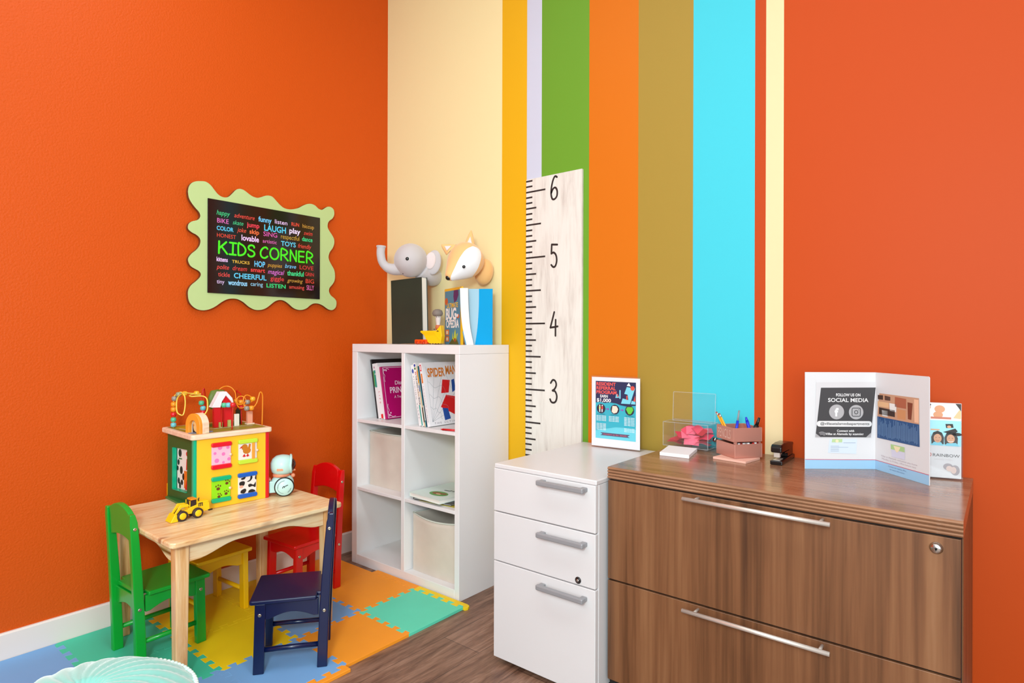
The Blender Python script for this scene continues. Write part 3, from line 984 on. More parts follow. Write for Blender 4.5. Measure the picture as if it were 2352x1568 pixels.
WE = [[0.2561, 0.22, 0.2925], [0.2561, 0.22, 0.4219], [0.255, 0.2, 0.4251], [0.2557, 0.18, 0.4187], [0.2498, 0.16, 0.4053], [0.2444, 0.15, 0.3875], [0.2444, 0.145, 0.2925]]
WIREC = {'gold': mat('wire_gold', (238, 200, 80), 0.3), 'orange': mat('wire_orange', (240, 140, 22), 0.3), 'red': mat('wire_red', (205, 24, 24), 0.3)}
BEAD = {'blue': (110, 190, 200), 'green': (84, 186, 140), 'red': (215, 32, 36), 'orange': (240, 150, 36), 'grey': (150, 140, 128), 'olive': (150, 150, 116), 'yellow': (240, 172, 36)}
WIRES = [(WA, 'gold', [(0.0145, .25, .305, 'blue'), (0.0138, .248, .3265, 'green'), (0.013, .246, .3475, 'red'), (0.0125, .244, .3685, 'orange'), (0.0118, .241, .3895, 'orange'), (0.0132, .236, .413, 'grey'), (0.024, .222, .430, 'olive'), (0.043, .210, .4325, 'yellow'), (0.066, .15, .436, 'yellow')]),
         (WB, 'red', [(.1037, .2, .3909, 'green'), (.1099, .2, .3684, 'blue'), (.1095, .2, .351, 'red')]),
         (WC, 'orange', [(.1715, .22, .318, 'yellow'), (.2719, .1, .4021, 'yellow'), (.2425, .085, .392, 'grey'), (.248, .06, .369, 'orange'), (.2285, .06, .369, 'grey'), (.232, .168, .39, 'orange')]),
         (WD, 'red', [(.137, .06, .3897, 'green'), (.1482, .045, .3905, 'blue'), (.1594, .03, .391, 'red')]),
         (WE, 'red', [(.2444, .15, .3875, 'orange'), (.2444, .147, .364, 'red')])]
for pts, wc, beads in WIRES:
    m = MB().use(WIREC[wc])
    m.tube(smooth_curve(pts, 4), 0.0024, 8)
    w = m.build('bead_wire', t)
    for x, y, z, c in beads:
        m = MB().use(mat('bead_' + c, BEAD[c], 0.25))
        m.lathe([(0.0025, -0.0098), (0.0075, -0.0088), (0.0104, -0.005), (0.0108, 0), (0.0104, 0.005), (0.0075, 0.0088), (0.0025, 0.0098)], 16, T(x, y, z))
        m.build('bead', w)
# orange arch with chick, barn, trees
fr = Frame((0.030, 0.050, LT_), (0.25, -0.97, 0), (0, 0, 1))
m = MB().use(mat('arch_orange', (240, 152, 44), 0.4)).use(mat('arch_orange'))
half = [(0.043 * cos(pi * k / 20), 0.030 + 0.046 * sin(pi * k / 20)) for k in range(21)]
inn = [(0.022 * cos(pi * k / 20), 0.026 + 0.024 * sin(pi * k / 20)) for k in range(21)][::-1]
m.prism(fr, [(0.043, 0.0)] + half + [(-0.043, 0.0), (-0.022, 0.0)] + inn + [(0.022, 0.0)], 0.006, 0.018)
a = m.build('arch_block', t, 0.001, 1)
m = MB().use(PINEP)
hb = [(0.043 * cos(pi * k / 20), 0.030 + 0.046 * sin(pi * k / 20)) for k in range(21)]
m.prism(fr, [(0.043, 0.0)] + hb + [(-0.043, 0.0), (-0.022, 0.0)] + inn + [(0.022, 0.0)], -0.022, 0.0055)
m.build('pale_half', a, 0.001, 1)
m = MB().use(col('2a2420', 0.6)).prism(fr, [(-0.0215, 0.0003), (0.0215, 0.0003), (0.0215, 0.03), (0.012, 0.047), (-0.012, 0.047), (-0.0215, 0.03)], 0.0, 0.002)
cf = Frame(fr.p(0, 0.022, 0.0022), fr.u, (0, 0, 1))
m.use(col('e8b878', 0.5)).disc(cf, 0, 0, 0.017, 0.0003, 0.019).disc(cf, -0.009, 0.013, 0.009, 0.0004)
m.use(blk).rect(cf, 0.004, 0.010, 0.013, 0.020, 0.0006)
m.use(col('e07820', 0.5)).poly(cf, [(-0.02, 0.006), (-0.012, 0.004), (-0.012, 0.011)], 0.0007)
m.build('chick_picture', a)
fr = Frame((0.1615, 0.13, LT_), (1, 0, 0), (0, 0, 1))
m = MB().use(RED)
# two posts and a gable, seen through
for x0, x1 in ((-0.034, -0.008), (0.004, 0.036)):
    m.prism(fr, [(x0, 0), (x1, 0), (x1, 0.09), (x0, 0.09)], -0.02, 0.0)
m.prism(fr, [(-0.034, 0.09), (-0.008, 0.09), (-0.002, 0.108), (0.004, 0.09), (0.036, 0.09), (0.034, 0.104), (0.010, 0.132), (-0.016, 0.108)], -0.02, 0.0)
b = m.build('toy_barn', t, 0.0008, 1)
m = MB().use(mat('barn_roof_white', (238, 236, 238), 0.4))
m.prism(fr, [(-0.046, 0.084), (-0.012, 0.082), (-0.006, 0.106), (0.010, 0.130), (0.028, 0.108), (0.036, 0.096), (0.042, 0.096), (0.036, 0.118), (0.012, 0.146), (-0.014, 0.146)], -0.028, 0.006)
m.build('roof', b, 0.001, 1)
m = MB().use(col('b0b060', 0.5))
m.box(0.143, 0.156, 0.118, 0.1285, LT_, LT_ + 0.022)
m.box(0.178, 0.190, 0.118, 0.1285, LT_ + 0.0, LT_ + 0.028)
m.build('fence_piece', t, 0.001, 1)
m = MB().use(col('6c7a20', 0.5)).smooth or None
m = MB().use(mat('tree_green', (96, 116, 30), 0.5))
m.lathe([(0.0, 0.150), (0.028, 0.146), (0.038, 0.12), (0.038, 0.09), (0.03, 0.07), (0.008, 0.062), (0.006, 0.0)][::-1], 20, T(0.172, 0.21, LT_) @ Matrix.Diagonal((1, .35, 1, 1)))
m.build('toy_tree', t)
m = MB().use(mat('tree_dark', (46, 58, 30), 0.5))
m.prism(Frame((0.245, 0.17, LT_), (1, 0, 0), (0, 0, 1)), [(-0.012, 0), (0.014, 0), (0.012, 0.045), (0.004, 0.075), (-0.010, 0.06)], -0.012, 0)
m.build('toy_fir', t, 0.001, 1)
m = MB().use(mat('block_white', (240, 236, 220), 0.5))
m.box(0.206, 0.224, 0.118, 0.13, LT_, LT_ + 0.05)
m.build('white_block', t, 0.001, 1)
m = MB().use(mat('block_salmon', (236, 160, 130), 0.5))
m.box(0.262, 0.284, 0.125, 0.14, LT_ + 0.006, LT_ + 0.055)
m.use(PINEP).box(0.258, 0.290, 0.12, 0.145, LT_, LT_ + 0.006)
m.build('salmon_block', t, 0.001, 1)

# ------------------------------------------------------------------ round astronaut robot
TT = TZ + 0.478
ROB = mat('robot_mint', (190, 226, 220), 0.35)
ROBO = mat('robot_coral', (240, 150, 112), 0.4)
ROBK = mat('robot_black', (18, 18, 20), 0.3)
# local: x = forward (the face), y = away from the camera side, wheel on -y side
t = thing('toy_robot', 'mint round-headed toy robot with big side wheel on the table', 'toy robot', (0.385, -0.872, TT + 0.0002), 62)
m = MB().use(ROB)
m.ball((0, 0, 0.048), 0.046, 0.030, 0.043, 24)
m.lathe([(0.030, 0.078), (0.030, 0.092)], 24, Matrix.Diagonal((1, .95, 1, 1)))
m.box(-0.052, -0.02, -0.022, 0.022, 0.014, 0.062)
body = m.build('body', t, 0.003, 2)
m = MB().use(ROBO)
m.lathe([(0.0325, 0.0775), (0.0345, 0.080), (0.0345, 0.088), (0.0325, 0.091)], 24, T(-0.004, 0, 0) @ Matrix.Diagonal((1, .95, 1, 1)))
m.build('collar', body)


def visor(z, a):
    return None


m = MB().use(ROB)
hp = [(0.006, 0.085), (0.030, 0.088), (0.042, 0.097), (0.0475, 0.115), (0.047, 0.135), (0.040, 0.152), (0.026, 0.163), (0.010, 0.1668), (0.002, 0.167)]
m.lathe(hp, 32)
h = m.build('helmet', t)
m = MB().use(mat('robot_visor', (64, 22, 14), 0.1))
m.ball((0.022, 0, 0.124), 0.032, 0.038, 0.032, 24)
m.build('visor', h)
m = MB().use(ROB)
ring = [(0.030 + 0.004 * abs(sin(2 * pi * k / 28)), 0.040 * cos(2 * pi * k / 28), 0.127 + 0.036 * sin(2 * pi * k / 28)) for k in range(28)]
m.tube(ring, 0.005, 8, closed=True)
m.build('visor_rim', h)
m = MB().use(ROBO)
f = Frame((-0.012, -0.0445, 0.113), (1, 0, 0), (0, 0.05, 1))
m.prism(f, rr(-0.012, -0.005, 0.013, 0.004, 0.002), -0.004, 0.003)
m.build('side_stripe', h)
for s in (-1, 1):
    Mx = T(0.006, s * 0.034, 0.040) @ R(90 * (1 if s < 0 else -1), 'X')
    m = MB().use(ROBK)
    m.lathe([(0.036, 0), (0.0395, 0.002), (0.0395, 0.008), (0.0365, 0.010)], 36, Mx)
    w = m.build('wheel', t)
    m = MB().use(ROB)
    m.lathe([(0.0355, 0.0098), (0.0350, 0.0108), (0.001, 0.0112)], 36, Mx)
    m.build('hub_cap', w)
    if s < 0:
        fw = Frame((0.006, s * 0.034 - 0.0113, 0.040), (1, 0, 0), (0, 0, 1))
        m = MB().use(ROBK)
        for r0, a0, a1 in ((0.024, 1.6, 3.3), (0.0265, 1.5, 4.6), (0.027, 5.2, 6.1), (0.0245, 5.3, 6.0)):
            m.ring(fw, 0, 0, r0, r0 + 0.0009, 0.0003, 20, a0, a1)
        m.stroke(fw, [(-0.007, -0.004), (-0.005, 0.001), (-0.001, 0.003), (0.001, -0.002)], 0.003, 0.0004)
        m.stroke(fw, [(0.003, 0.003), (0.013, 0.007)], 0.003, 0.0004)
        m.build('hub_mark', w)
m = MB().use(ROBO)
m.box(0.040, 0.052, -0.008, 0.004, 0.098, 0.104)
m.box(-0.058, -0.046, -0.015, 0.015, 0.064, 0.074)
m.ball((0.042, -0.004, 0.078), 0.009, n=12)
m.build('trim', body, 0.001, 1)

# ------------------------------------------------------------------ yellow toy loader
# local x = length, bucket at -x; the wheel side seen is -y
t = thing('toy_loader', 'yellow toy wheel loader with black tyres at the table front', 'toy truck', (0.4335, -1.2600, TT + 0.0002), 90)
LY = mat('loader_yellow', (246, 196, 20), 0.35)
LYD = mat('loader_orange', (232, 140, 20), 0.4)
TYR = mat('tyre_black', (52, 34, 34), 0.6)
GLS = mat('cab_glass', (48, 40, 40), 0.15)
side = Frame((0, 0, 0), (1, 0, 0), (0, 0, 1))      # n = -y
m = MB().use(LY)
m.prism(side, [(-0.040, 0.018), (0.046, 0.018), (0.058, 0.022), (0.056, 0.048), (0.02, 0.050), (-0.010, 0.044), (-0.020, 0.036), (-0.040, 0.034)], -0.016, 0.016)
m.prism(side, [(0.014, 0.048), (0.055, 0.048), (0.054, 0.056), (0.014, 0.056)], -0.015, 0.015)
body = m.build('body', t, 0.002, 2)
m = MB().use(GLS)
m.prism(side, [(-0.014, 0.040), (0.010, 0.042), (0.010, 0.066), (-0.008, 0.066)], -0.0155, 0.0155)
cab = m.build('cab', t, 0.0015, 1)
m = MB().use(LYD)
m.prism(side, [(-0.011, 0.0665), (0.012, 0.0665), (0.010, 0.072), (-0.009, 0.072)], -0.017, 0.017)
m.build('cab_roof', cab, 0.001, 1)
m = MB().use(LY)
for x0, x1 in ((0.0095, 0.0125), (-0.0155, -0.0125)):
    for s in (-1, 1):
        m.box(x0, x1, min(s * 0.0158, s * 0.0168), max(s * 0.0158, s * 0.0168), 0.040, 0.066)
m.build('cab_pillar', cab)
m = MB().use(TYR)
for k in range(3):
    m.box(0.0165 + 0.006 * k, 0.0195 + 0.006 * k, -0.0168, -0.0162, 0.039, 0.052)
m.rect(side, 0.0165, 0.049, 0.0315, 0.052, 0.0167)
m.build('grille', body)
m = MB().use(LY)
for s in (-1, 1):
    y = s * 0.013
    m.prism(Frame((0, y, 0), (1, 0, 0), (0, 0, 1)), [(-0.014, 0.046), (-0.020, 0.056), (-0.046, 0.058), (-0.068, 0.024), (-0.062, 0.020), (-0.042, 0.046), (-0.030, 0.046)], -0.003, 0.003)
m.build('loader_arm', t, 0.001, 1)
m = MB().use(LY)
m.prism(side, [(-0.056, 0.001), (-0.083, 0.001), (-0.068, 0.028), (-0.060, 0.027)], -0.024, 0.024)
m.build('bucket', t, 0.0015, 1)
m = MB().use(TYR)
m.tube([(-0.056, -0.018, 0.018), (-0.052, -0.018, 0.034), (-0.044, -0.018, 0.040)], 0.0016, 6)
m.tube([(0.056, 0, 0.020), (0.062, 0, 0.014), (0.074, 0, 0.015)], 0.003, 6)
m.tube([(0.024, 0, 0.056), (0.023, 0, 0.063), (0.026, 0, 0.067)], 0.002, 6)
m.build('hose', t)
for x in (-0.043, 0.011):
    for s in (-1, 1):
        Mx = T(x, s * 0.017, 0.0185) @ R(90 * (1 if s < 0 else -1), 'X')
        m = MB().use(TYR)
        m.lathe([(0.010, -0.002), (0.0172, -0.002), (0.0185, 0.000), (0.0185, 0.010), (0.0168, 0.012), (0.012, 0.012)], 24, Mx)
        w = m.build('wheel', t)
        m = MB().use(LY)
        m.lathe([(0.0122, 0.010), (0.0118, 0.0128), (0.008, 0.0120), (0.006, 0.0132), (0.001, 0.0134)], 20, Mx)
        m.build('hub', w)

# ------------------------------------------------------------------ growth chart ruler
t = thing('growth_ruler', 'tall whitewashed wooden ruler growth chart with black feet numbers on striped wall', 'growth chart', (0, 0, 0))
M_white_wood = wood('whitewashed_wood', [(0.22, (184, 172, 162)), (0.36, (212, 203, 194)), (0.52, (226, 219, 210)), (0.85, (234, 229, 221))], (7, 1, 0.8), 2.4, 0.5, fine=0.35)
RX0, RX1 = 1.018, 1.324
m = MB().use(M_white_wood)
m.box(RX0, RX1, -0.015, -0.001, 0.14, 1.889)
bd = m.build('board', t, 0.001, 1)
INK = col('241a18', 0.6)
m = MB().use(INK)
fr = XZ(-0.015)
for inch in range(6, 75):
    z = inch * 0.0254
    L = 0.111 if inch % 12 == 0 else 0.087 if inch % 6 == 0 else 0.060 if inch % 3 == 0 else 0.037
    m.rect(fr, RX0, z - 0.0038, RX0 + L, z + 0.0038, 0.0004)
m.build('tick_marks', bd)
DIG = {'6': [(.85, .95), (.6, 1), (.35, .85), (.15, .55), (.1, .25), (.25, .03), (.55, 0), (.85, .12), (.88, .35), (.65, .5), (.35, .46), (.13, .3)],
       '4': [[(.55, 1), (.3, .65), (.05, .32), (.5, .34), (1.0, .37)], [(.74, .66), (.72, .3), (.72, -.04)]],
       '5': [[(.92, .97), (.2, 1.0)], [(.2, 1.0), (.16, .6)], [(.16, .6), (.45, .64), (.75, .52), (.86, .28), (.7, .05), (.42, 0), (.15, .1)]],
       '3': [(.12, .86), (.4, 1), (.72, .95), (.84, .78), (.62, .6), (.36, .53), (.7, .5), (.92, .3), (.8, .08), (.5, 0), (.2, .03), (.04, .14)], '2': [(.1, .8), (.4, 1), (.8, .85), (.75, .6), (.1, .02), (.9, .02)], '1': [(.3, .8), (.5, 1), (.5, 0)]}
for k in range(3, 7):
    m = MB().use(INK)
    sts = DIG[str(k)]
    if not isinstance(sts[0], list):
        sts = [sts]
    for st in sts:
        pts = [(p.x, p.y) for p in smooth_curve([(a, b, 0) for a, b in st], 4)] if k in (3, 6) or len(st) > 6 else st
        m.stroke(fr, [(1.157 + a * 0.042, k * 0.3048 - 0.052 + b * 0.102) for a, b in pts], 0.0088, 0.0006)
    m.build('numeral', bd)

# ------------------------------------------------------------------ white cube bookshelf
WHITE = mat('white_laminate', (232, 228, 228), 0.35)
SX0, SX1, SY0, SY1, SH = 0.143, 0.908, -0.343, -0.004, 1.12
t = thing('cube_bookshelf', 'white open cube bookshelf with six compartments in the corner', 'bookshelf', (0, 0, 0))


def panel(nm, par, mt, *b, bev=0.0012, label=None):
    m = MB().use(mt)
    m.box(*b)
    return m.build(nm, par, bev, 1, label=label)


panel('side_panel', t, WHITE, SX0, SX0 + 0.042, SY0, SY1, 0, SH - 0.0405)
panel('side_panel', t, WHITE, SX1 - 0.028, SX1, SY0, SY1, 0, SH - 0.0405)
panel('top_panel', t, WHITE, SX0, SX1, SY0, SY1, SH - 0.040, SH)
panel('bottom_panel', t, WHITE, SX0 + 0.0422, SX1 - 0.0282, SY0, SY1, 0, 0.048)
panel('divider', t, WHITE, 0.525, 0.549, SY0, SY1, 0.0482, SH - 0.0405)
for x0, x1 in ((SX0 + 0.0422, 0.5248), (0.5492, SX1 - 0.0282)):
    for z in (0.377, 0.722):
        panel('shelf', t, WHITE, x0, x1, SY0 + 0.001, SY1, z, z + 0.0155)
S2, S1 = 0.3925 + 0.0003, 0.7375 + 0.0003

# fabric bins
FAB = mat('bin_fabric', (214, 200, 186), 0.8, vary=0.08, vscale=14)
FABT = mat('bin_rim', (208, 212, 200), 0.7)


def fabric_bin(x0, x1, y0, y1, z0, h, label, sag, crease):
    t = thing('storage_bin', label, 'storage bin', ((x0 + x1) / 2, (y0 + y1) / 2, z0), 0, 'fabric bins in the bookshelf')
    w, d = (x1 - x0) / 2, (y1 - y0) / 2

    def wall(nm, pa, pb, out, bulge):
        m = MB().use(FAB)
        m.smooth = True
        nu, nv = 14, 10
        vs, fs = [], []
        for side in (0, 1):
            for j in range(nv + 1):
                for i in range(nu + 1):
                    u, v = i / nu, j / nv
                    q = Vector(pa).lerp(Vector(pb), u)
                    off = bulge * sin(pi * u) * (0.15 + 0.85 * v ** 1.5) + (crease * sin(5 * pi * u) * sin(pi * v)) - side * 0.004
                    vs.append((q.x + out[0] * off, q.y + out[1] * off, h * v - sag * sin(pi * u) * v ** 4))
        N = (nu + 1) * (nv + 1)
        for j in range(nv):
            for i in range(nu):
                a = j * (nu + 1) + i
                fs.append((a, a + 1, a + nu + 2, a + nu + 1))
                fs.append((N + a, N + a + nu + 1, N + a + nu + 2, N + a + 1))
        for i in range(nu):
            a = nv * (nu + 1) + i
            fs.append((a, a + 1, N + a + 1, N + a))
        m.add(vs, fs)
        o = m.build(nm, t)
        m = MB().use(FABT)
        b = nv * (nu + 1)
        m.tube([Vector(vs[b + i]) for i in range(nu + 1)], 0.0035, 6)
        m.build('rim_piping', o)
        return o

    wall('front_panel', (-w, -d, 0), (w, -d, 0), (0, -1), 0.022)
    wall('side_panel', (w, -d, 0), (w, d, 0), (1, 0), 0.0)
    wall('side_panel', (-w, d, 0), (-w, -d, 0), (-1, 0), 0.0)
    wall('back_panel', (w, d, 0), (-w, d, 0), (0, 1), 0.0)
    m = MB().use(FAB)
    m.box(-w + .004, w - .004, -d + .004, d - .004, 0, 0.004)
    m.build('base', t)
    return t


fabric_bin(0.1935, 0.512, -0.268, -0.03, S2, 0.277, 'beige fabric storage bin in the middle left compartment', 0.0, 0.002)
fabric_bin(0.562, 0.872, -0.298, -0.03, 0.0483, 0.272, 'beige fabric storage bin in the bottom right compartment', 0.010, 0.0)

# ------------------------------------------------------------------ books
PAGE = mat('book_pages', (238, 234, 226), 0.7)


def book(label, w, h, th, cover, group=None, cat='book', name='book', pages=True):
    """local: x thickness, y from spine (0) to fore-edge (w), z up; front cover at x = th"""
    t = thing(name, label, cat, (0, 0, 0), 0, group)
    m = MB().use(cover)
    k = 0.0018
    m.box(0, k, 0, w, 0, h)
    m.box(th - k, th, 0, w, 0, h)
    m.box(k, th - k, 0, k, 0, h)
    c = m.build('cover', t)
    if pages:
        m = MB().use(PAGE)
        m.box(k + .0001, th - k - .0001, k + .0001, w - 0.003, 0.002, h - 0.002)
        m.build('pages', t)
    return t, c


def spine_frame(fx=0.0):
    return Frame((fx, -0.0002, 0), (1, 0, 0), (0, 0, 1))


def lean(t, x, y, z, tilt, yaw=0):
    t.matrix_world = T(x, y, z) @ R(yaw, 'Z') @ R(-tilt, 'Y')


WB_ = lambda c, r=0.4: mat('cover_%02x%02x%02x' % c, c, r)
# left compartment: spines at y -0.27, leaning left
LG = 'books leaning in the top left compartment'
yb, tl = -0.268, 11.0
ct = cos(radians(tl))
x = 0.2500
t1, c1 = book('thin black folder, tallest, leaning against the left side of the bookshelf', 0.24, 0.305, 0.012, WB_((26, 24, 26)), LG)
lean(t1, x, yb, S1, tl)
x += 0.0125 / ct
t1, c1 = book('white book with green picture on its spine beside the black folder', 0.21, 0.283, 0.020, WB_((232, 226, 226)), LG)
lean(t1, x, yb, S1, tl)
f = spine_frame()
m = MB().use(col('1f8f7c', 0.5)).rect(f, 0.004, 0.16, 0.0198, 0.248)
m.use(col('5a9a3c', 0.5)).rect(f, 0.0005, 0.165, 0.007, 0.244, 0.0007)
m.use(col('f0f4f0', 0.5)).ring(f, 0.0155, 0.228, 0.0018, 0.0036, 0.0009)
m.use(col('b05070', 0.5)).rect(f, 0.010, 0.258, 0.016, 0.268)
m.build('spine_print', c1)
x += 0.0205 / ct
t1, c1 = book('white book with red lettering down the spine, second from the magenta book', 0.21, 0.286, 0.020, WB_((236, 230, 232)), LG)
lean(t1, x, yb, S1, tl)
m = MB().use(col('d81f3c', 0.5))
fs_ = Frame((0.014, -0.0002, 0.055), (0, 0, 1), (-1, 0, 0))
m.text(Frame((0.006, -0.0002, 0.14), (0, 0, -1), (1, 0, 0)), 'LIFE', 0, 0, 0.062, 0.008, 0.0006, space=1.8)
m.use(col('e01414', 0.5)).rect(f, 0.004, 0.002, 0.0195, 0.024)
m.build('spine_print', c1)
x += 0.0205 / ct
t1, c1 = book('plain white paperback squeezed next to the magenta storybook', 0.21, 0.272, 0.012, WB_((232, 226, 228)), LG)
lean(t1, x, yb, S1, tl)
x += 0.0125 / ct
t1, c1 = book('magenta storybook with white ornamental lettering on the cover', 0.215, 0.268, 0.016, mat('cover_magenta', (176, 0, 98), 0.35), LG)
lean(t1, x, yb, S1, tl)
f = Frame((0.0162, 0, 0), (0, 1, 0), (0, 0, 1))
m = MB().use(col('f4dcec', 0.5))
m.text(f, 'Disney', 0.075, 0.172, 0.085, 0.020, bold=0.01, shear=0.1)
m.text(f, 'PRINCESS', 0.038, 0.130, 0.155, 0.030, bold=0.015)
m.text(f, 'A Treasury of', 0.060, 0.103, 0.105, 0.013, shear=0.2)
for pts in ([(.010, .258), (.020, .250), (.034, .257), (.046, .252)], [(.012, .252), (.010, .235), (.016, .222), (.011, .205), (.014, .19)], [(.012, .012), (.024, .018), (.036, .010), (.055, .012)], [(.012, .018), (.010, .034), (.017, .044), (.011, .06), (.014, .075)],
            [(.006, .262), (.006, .006)], [(.006, .006), (.2, .006)], [(.006, .262), (.2, .262)]):
    m.stroke(f, pts if len(pts) < 3 else [(p.x, p.y) for p in smooth_curve([(a, b, 0) for a, b in pts], 4)], 0.0022, 0.0006)
for a, b in ((.016, .25), (.028, .247), (.018, .02), (.026, .03)):
    m.disc(f, a, b, 0.004, 0.0007, n=10)
m.build('lettering', c1)
# right compartment: spines at y -0.315, leaning left
RG = 'books leaning in the top right compartment'
yb, tl = -0.312, 12.0
ct = cos(radians(tl))
x = 0.6165
t1, c1 = book('white thin booklet with black spots low at the far left of the row', 0.19, 0.14, 0.006, WB_((240, 236, 230)), RG)
lean(t1, 0.6005, -0.285, S1, 9)
m = MB().use(blk)
f = spine_frame()
for a, b in ((.003, .02), (.004, .05), (.002, .085), (.004, .11)):
    m.disc(f, a, b, .0025, 0.0004, .007, 10)
f2 = Frame((0.0062, 0, 0), (0, 1, 0), (0, 0, 1))
for a, b, r in ((.02, .03, .012), (.03, .08, .009), (.06, .05, .013), (.05, .11, .008), (.09, .09, .014)):
    m.disc(f2, a, b, r, 0.0003, r * .7, 12)
m.build('spots', c1)
SPN = [('white picture book with small blue emblem at the top of its spine', 0.290, .018, (236, 230, 230), 'blue'),
       ('white book with black lettering down the spine and blue emblem', 0.300, .016, (238, 232, 230), 'ideas'),
       ('slim book with orange and brown marbled spine beside the teal one', 0.285, .009, (214, 190, 150), 'tan'),
       ('thin teal and black book leaning next to the large comic album', 0.286, .012, (24, 130, 150), 'teal')]
for lb, hh, th, cc, kd in SPN:
    t1, c1 = book(lb, 0.21, hh, th, WB_(cc), RG)
    lean(t1, x, yb, S1, tl)
    f = spine_frame()
    fd = Frame((th * .3, -0.0002, hh - 0.055), (0, 0, -1), (1, 0, 0))
    m = MB()
    if kd == 'blue':
        m.use(col('283c9c', 0.5)).disc(f, th / 2, hh - .03, .006, 0.0004, .011)
        m.use(col('9a94a0', 0.5)).text(fd, 'FINDING TALES', 0.0, 0, 0.20, 0.007, 0.0006, space=1.5)
    elif kd == 'ideas':
        m.use(col('283c9c', 0.5)).disc(f, th / 2, hh - .012, .006, 0.0004, .007)
        m.use(col('3c7a30', 0.5)).disc(f, th / 2, hh - .027, .005, 0.0004, .006)
        m.use(col('c81e1e', 0.5)).text(fd, 'II', -0.012, 0, 0.012, 0.008, 0.0006, bold=.02)
        m.use(col('1c1818', 0.5)).text(fd, 'THE LEGO', 0.004, 0, 0.062, 0.008, 0.0006, bold=.02)
        m.use(col('b0803c', 0.5)).text(fd, 'IDEAS', 0.070, 0, 0.036, 0.008, 0.0006, bold=.02)
        m.use(col('1c1818', 0.5)).text(fd, 'BOOK', 0.110, 0, 0.036, 0.008, 0.0006, bold=.02)
        m.use(col('20a090', 0.5)).rect(f, 0.001, 0.004, 0.008, 0.10)
    elif kd == 'tan':
        m.use(col('d8901e', 0.5)).rect(f, 0.001, hh - .08, th - .001, hh - .02)
        m.use(col('3060a0', 0.5)).rect(f, 0.001, hh - .12, th - .003, hh - .09)
        m.use(col('2c2420', 0.5)).rect(f, 0.002, .02, th - .001, .09)
    else:
        m.use(col('12181c', 0.5)).rect(f, th * .6, 0, th, hh)
        m.use(col('e8eef0', 0.5)).rect(f, 0.002, .03, .006, .10)
    m.build('spine_print', c1)
    x += (th + 0.0005) / ct
t1, c1 = book('large white comic album with orange title and red and blue cover shapes', 0.235, 0.300, 0.017, WB_((236, 232, 234)), RG)
lean(t1, x, yb, S1, tl)
f = spine_frame()
m = MB()
m.use(col('d02030', 0.5)).rect(f, .003, .262, .013, .292)
m.use(col('f4f0f0', 0.5)).rect(f, .006, .268, .010, .287, 0.0008)
m.use(col('e0782a', 0.5)).rect(f, .004, .205, .013, .25)
m.use(col('b0a8ac', 0.5)).text(Frame((.006, -.0002, .19), (0, 0, -1), (1, 0, 0)), 'ULTIMATE GUIDE', 0, 0, 0.17, 0.006, 0.0006)
m.build('spine_print', c1)
f = Frame((0.0172, 0, 0), (0, 1, 0), (0, 0, 1))
m = MB().use(col('7c8890', 0.5))
for k in range(6):
    a = 0.25 + k * 0.26
    m.stroke(f, [(0.02, 0.02), (0.02 + 0.2 * cos(a), 0.02 + 0.26 * sin(a))], 0.0009, 0.0003)
for r in (.07, .13, .19, .25):
    m.stroke(f, [(min(0.23, 0.02 + r * (0.93 + 0.07 * cos(12 * q)) * cos(q)), 0.02 + r * (0.93 + 0.07 * cos(12 * q)) * sin(q)) for q in [0.1 + 1.45 * j / 24 for j in range(25)]], 0.0009, 0.0004)
m.use(col('d87a22', 0.5)).text(f, 'SPIDER', 0.028, 0.232, 0.112, 0.040, 0.0008, bold=.03, shear=.12)
m.text(f, 'MAN', 0.148, 0.240, 0.075, 0.040, 0.0008, bold=.03, shear=.12)
m.use(col('d81a20', 0.4)).poly(f, [(.085, .085), (.235, .01), (.235, .12), (.13, .14)], 0.0006)
m.poly(f, [(.10, .15), (.15, .15), (.17, .21), (.12, .215)], 0.0006)
m.use(col('1c4c9c', 0.4)).poly(f, [(.10, .02), (.14, .025), (.13, .075), (.095, .08)], 0.0007)
m.poly(f, [(.175, .15), (.2, .16), (.2, .215), (.18, .21)], 0.0007)
m.use(col('88808a', 0.5)).text(f, 'THE ULTIMATE', 0.03, 0.008, 0.19, 0.008, 0.0008, space=1.6)
m.build('cover_print', c1)
t = thing('red_crayon', 'red crayon lying at the front of the top right compartment', 'crayon', (0, 0, 0))
m = MB().use(mat('crayon_red', (206, 18, 24), 0.45))
m.tube([(0.800, -0.338, S1 + 0.005), (0.874, -0.318, S1 + 0.005)], 0.0045, 10)
m.build('barrel', t)
m = MB().use(mat('crayon_red'))
m.tube([(0.800, -0.338, S1 + 0.005), (0.794, -0.3395, S1 + 0.005), (0.790, -0.3405, S1 + 0.005)], [0.0042, 0.0025, 0.0008], 10)
m.build('tip', t)
# books lying in the middle right compartment
FG = 'books lying flat in the middle right compartment'


def flat_book(label, x, y, z, ang, w, h, th, cover, edge=None):
    t = thing('book', label, 'book', (x, y, z), ang, FG)
    m = MB().use(cover)
    k = 0.0018
    m.box(0, w, 0, h, 0, k)
    m.box(0, w, 0, h, th - k, th)
    m.box(0, k, 0, h, k, th - k)
    c = m.build('cover', t)
    m = MB().use(edge or PAGE)
    m.box(k + .0001, w - .003, .003, h - .003, k + .0001, th - k - .0001)
    m.build('pages', t)
    return t, c


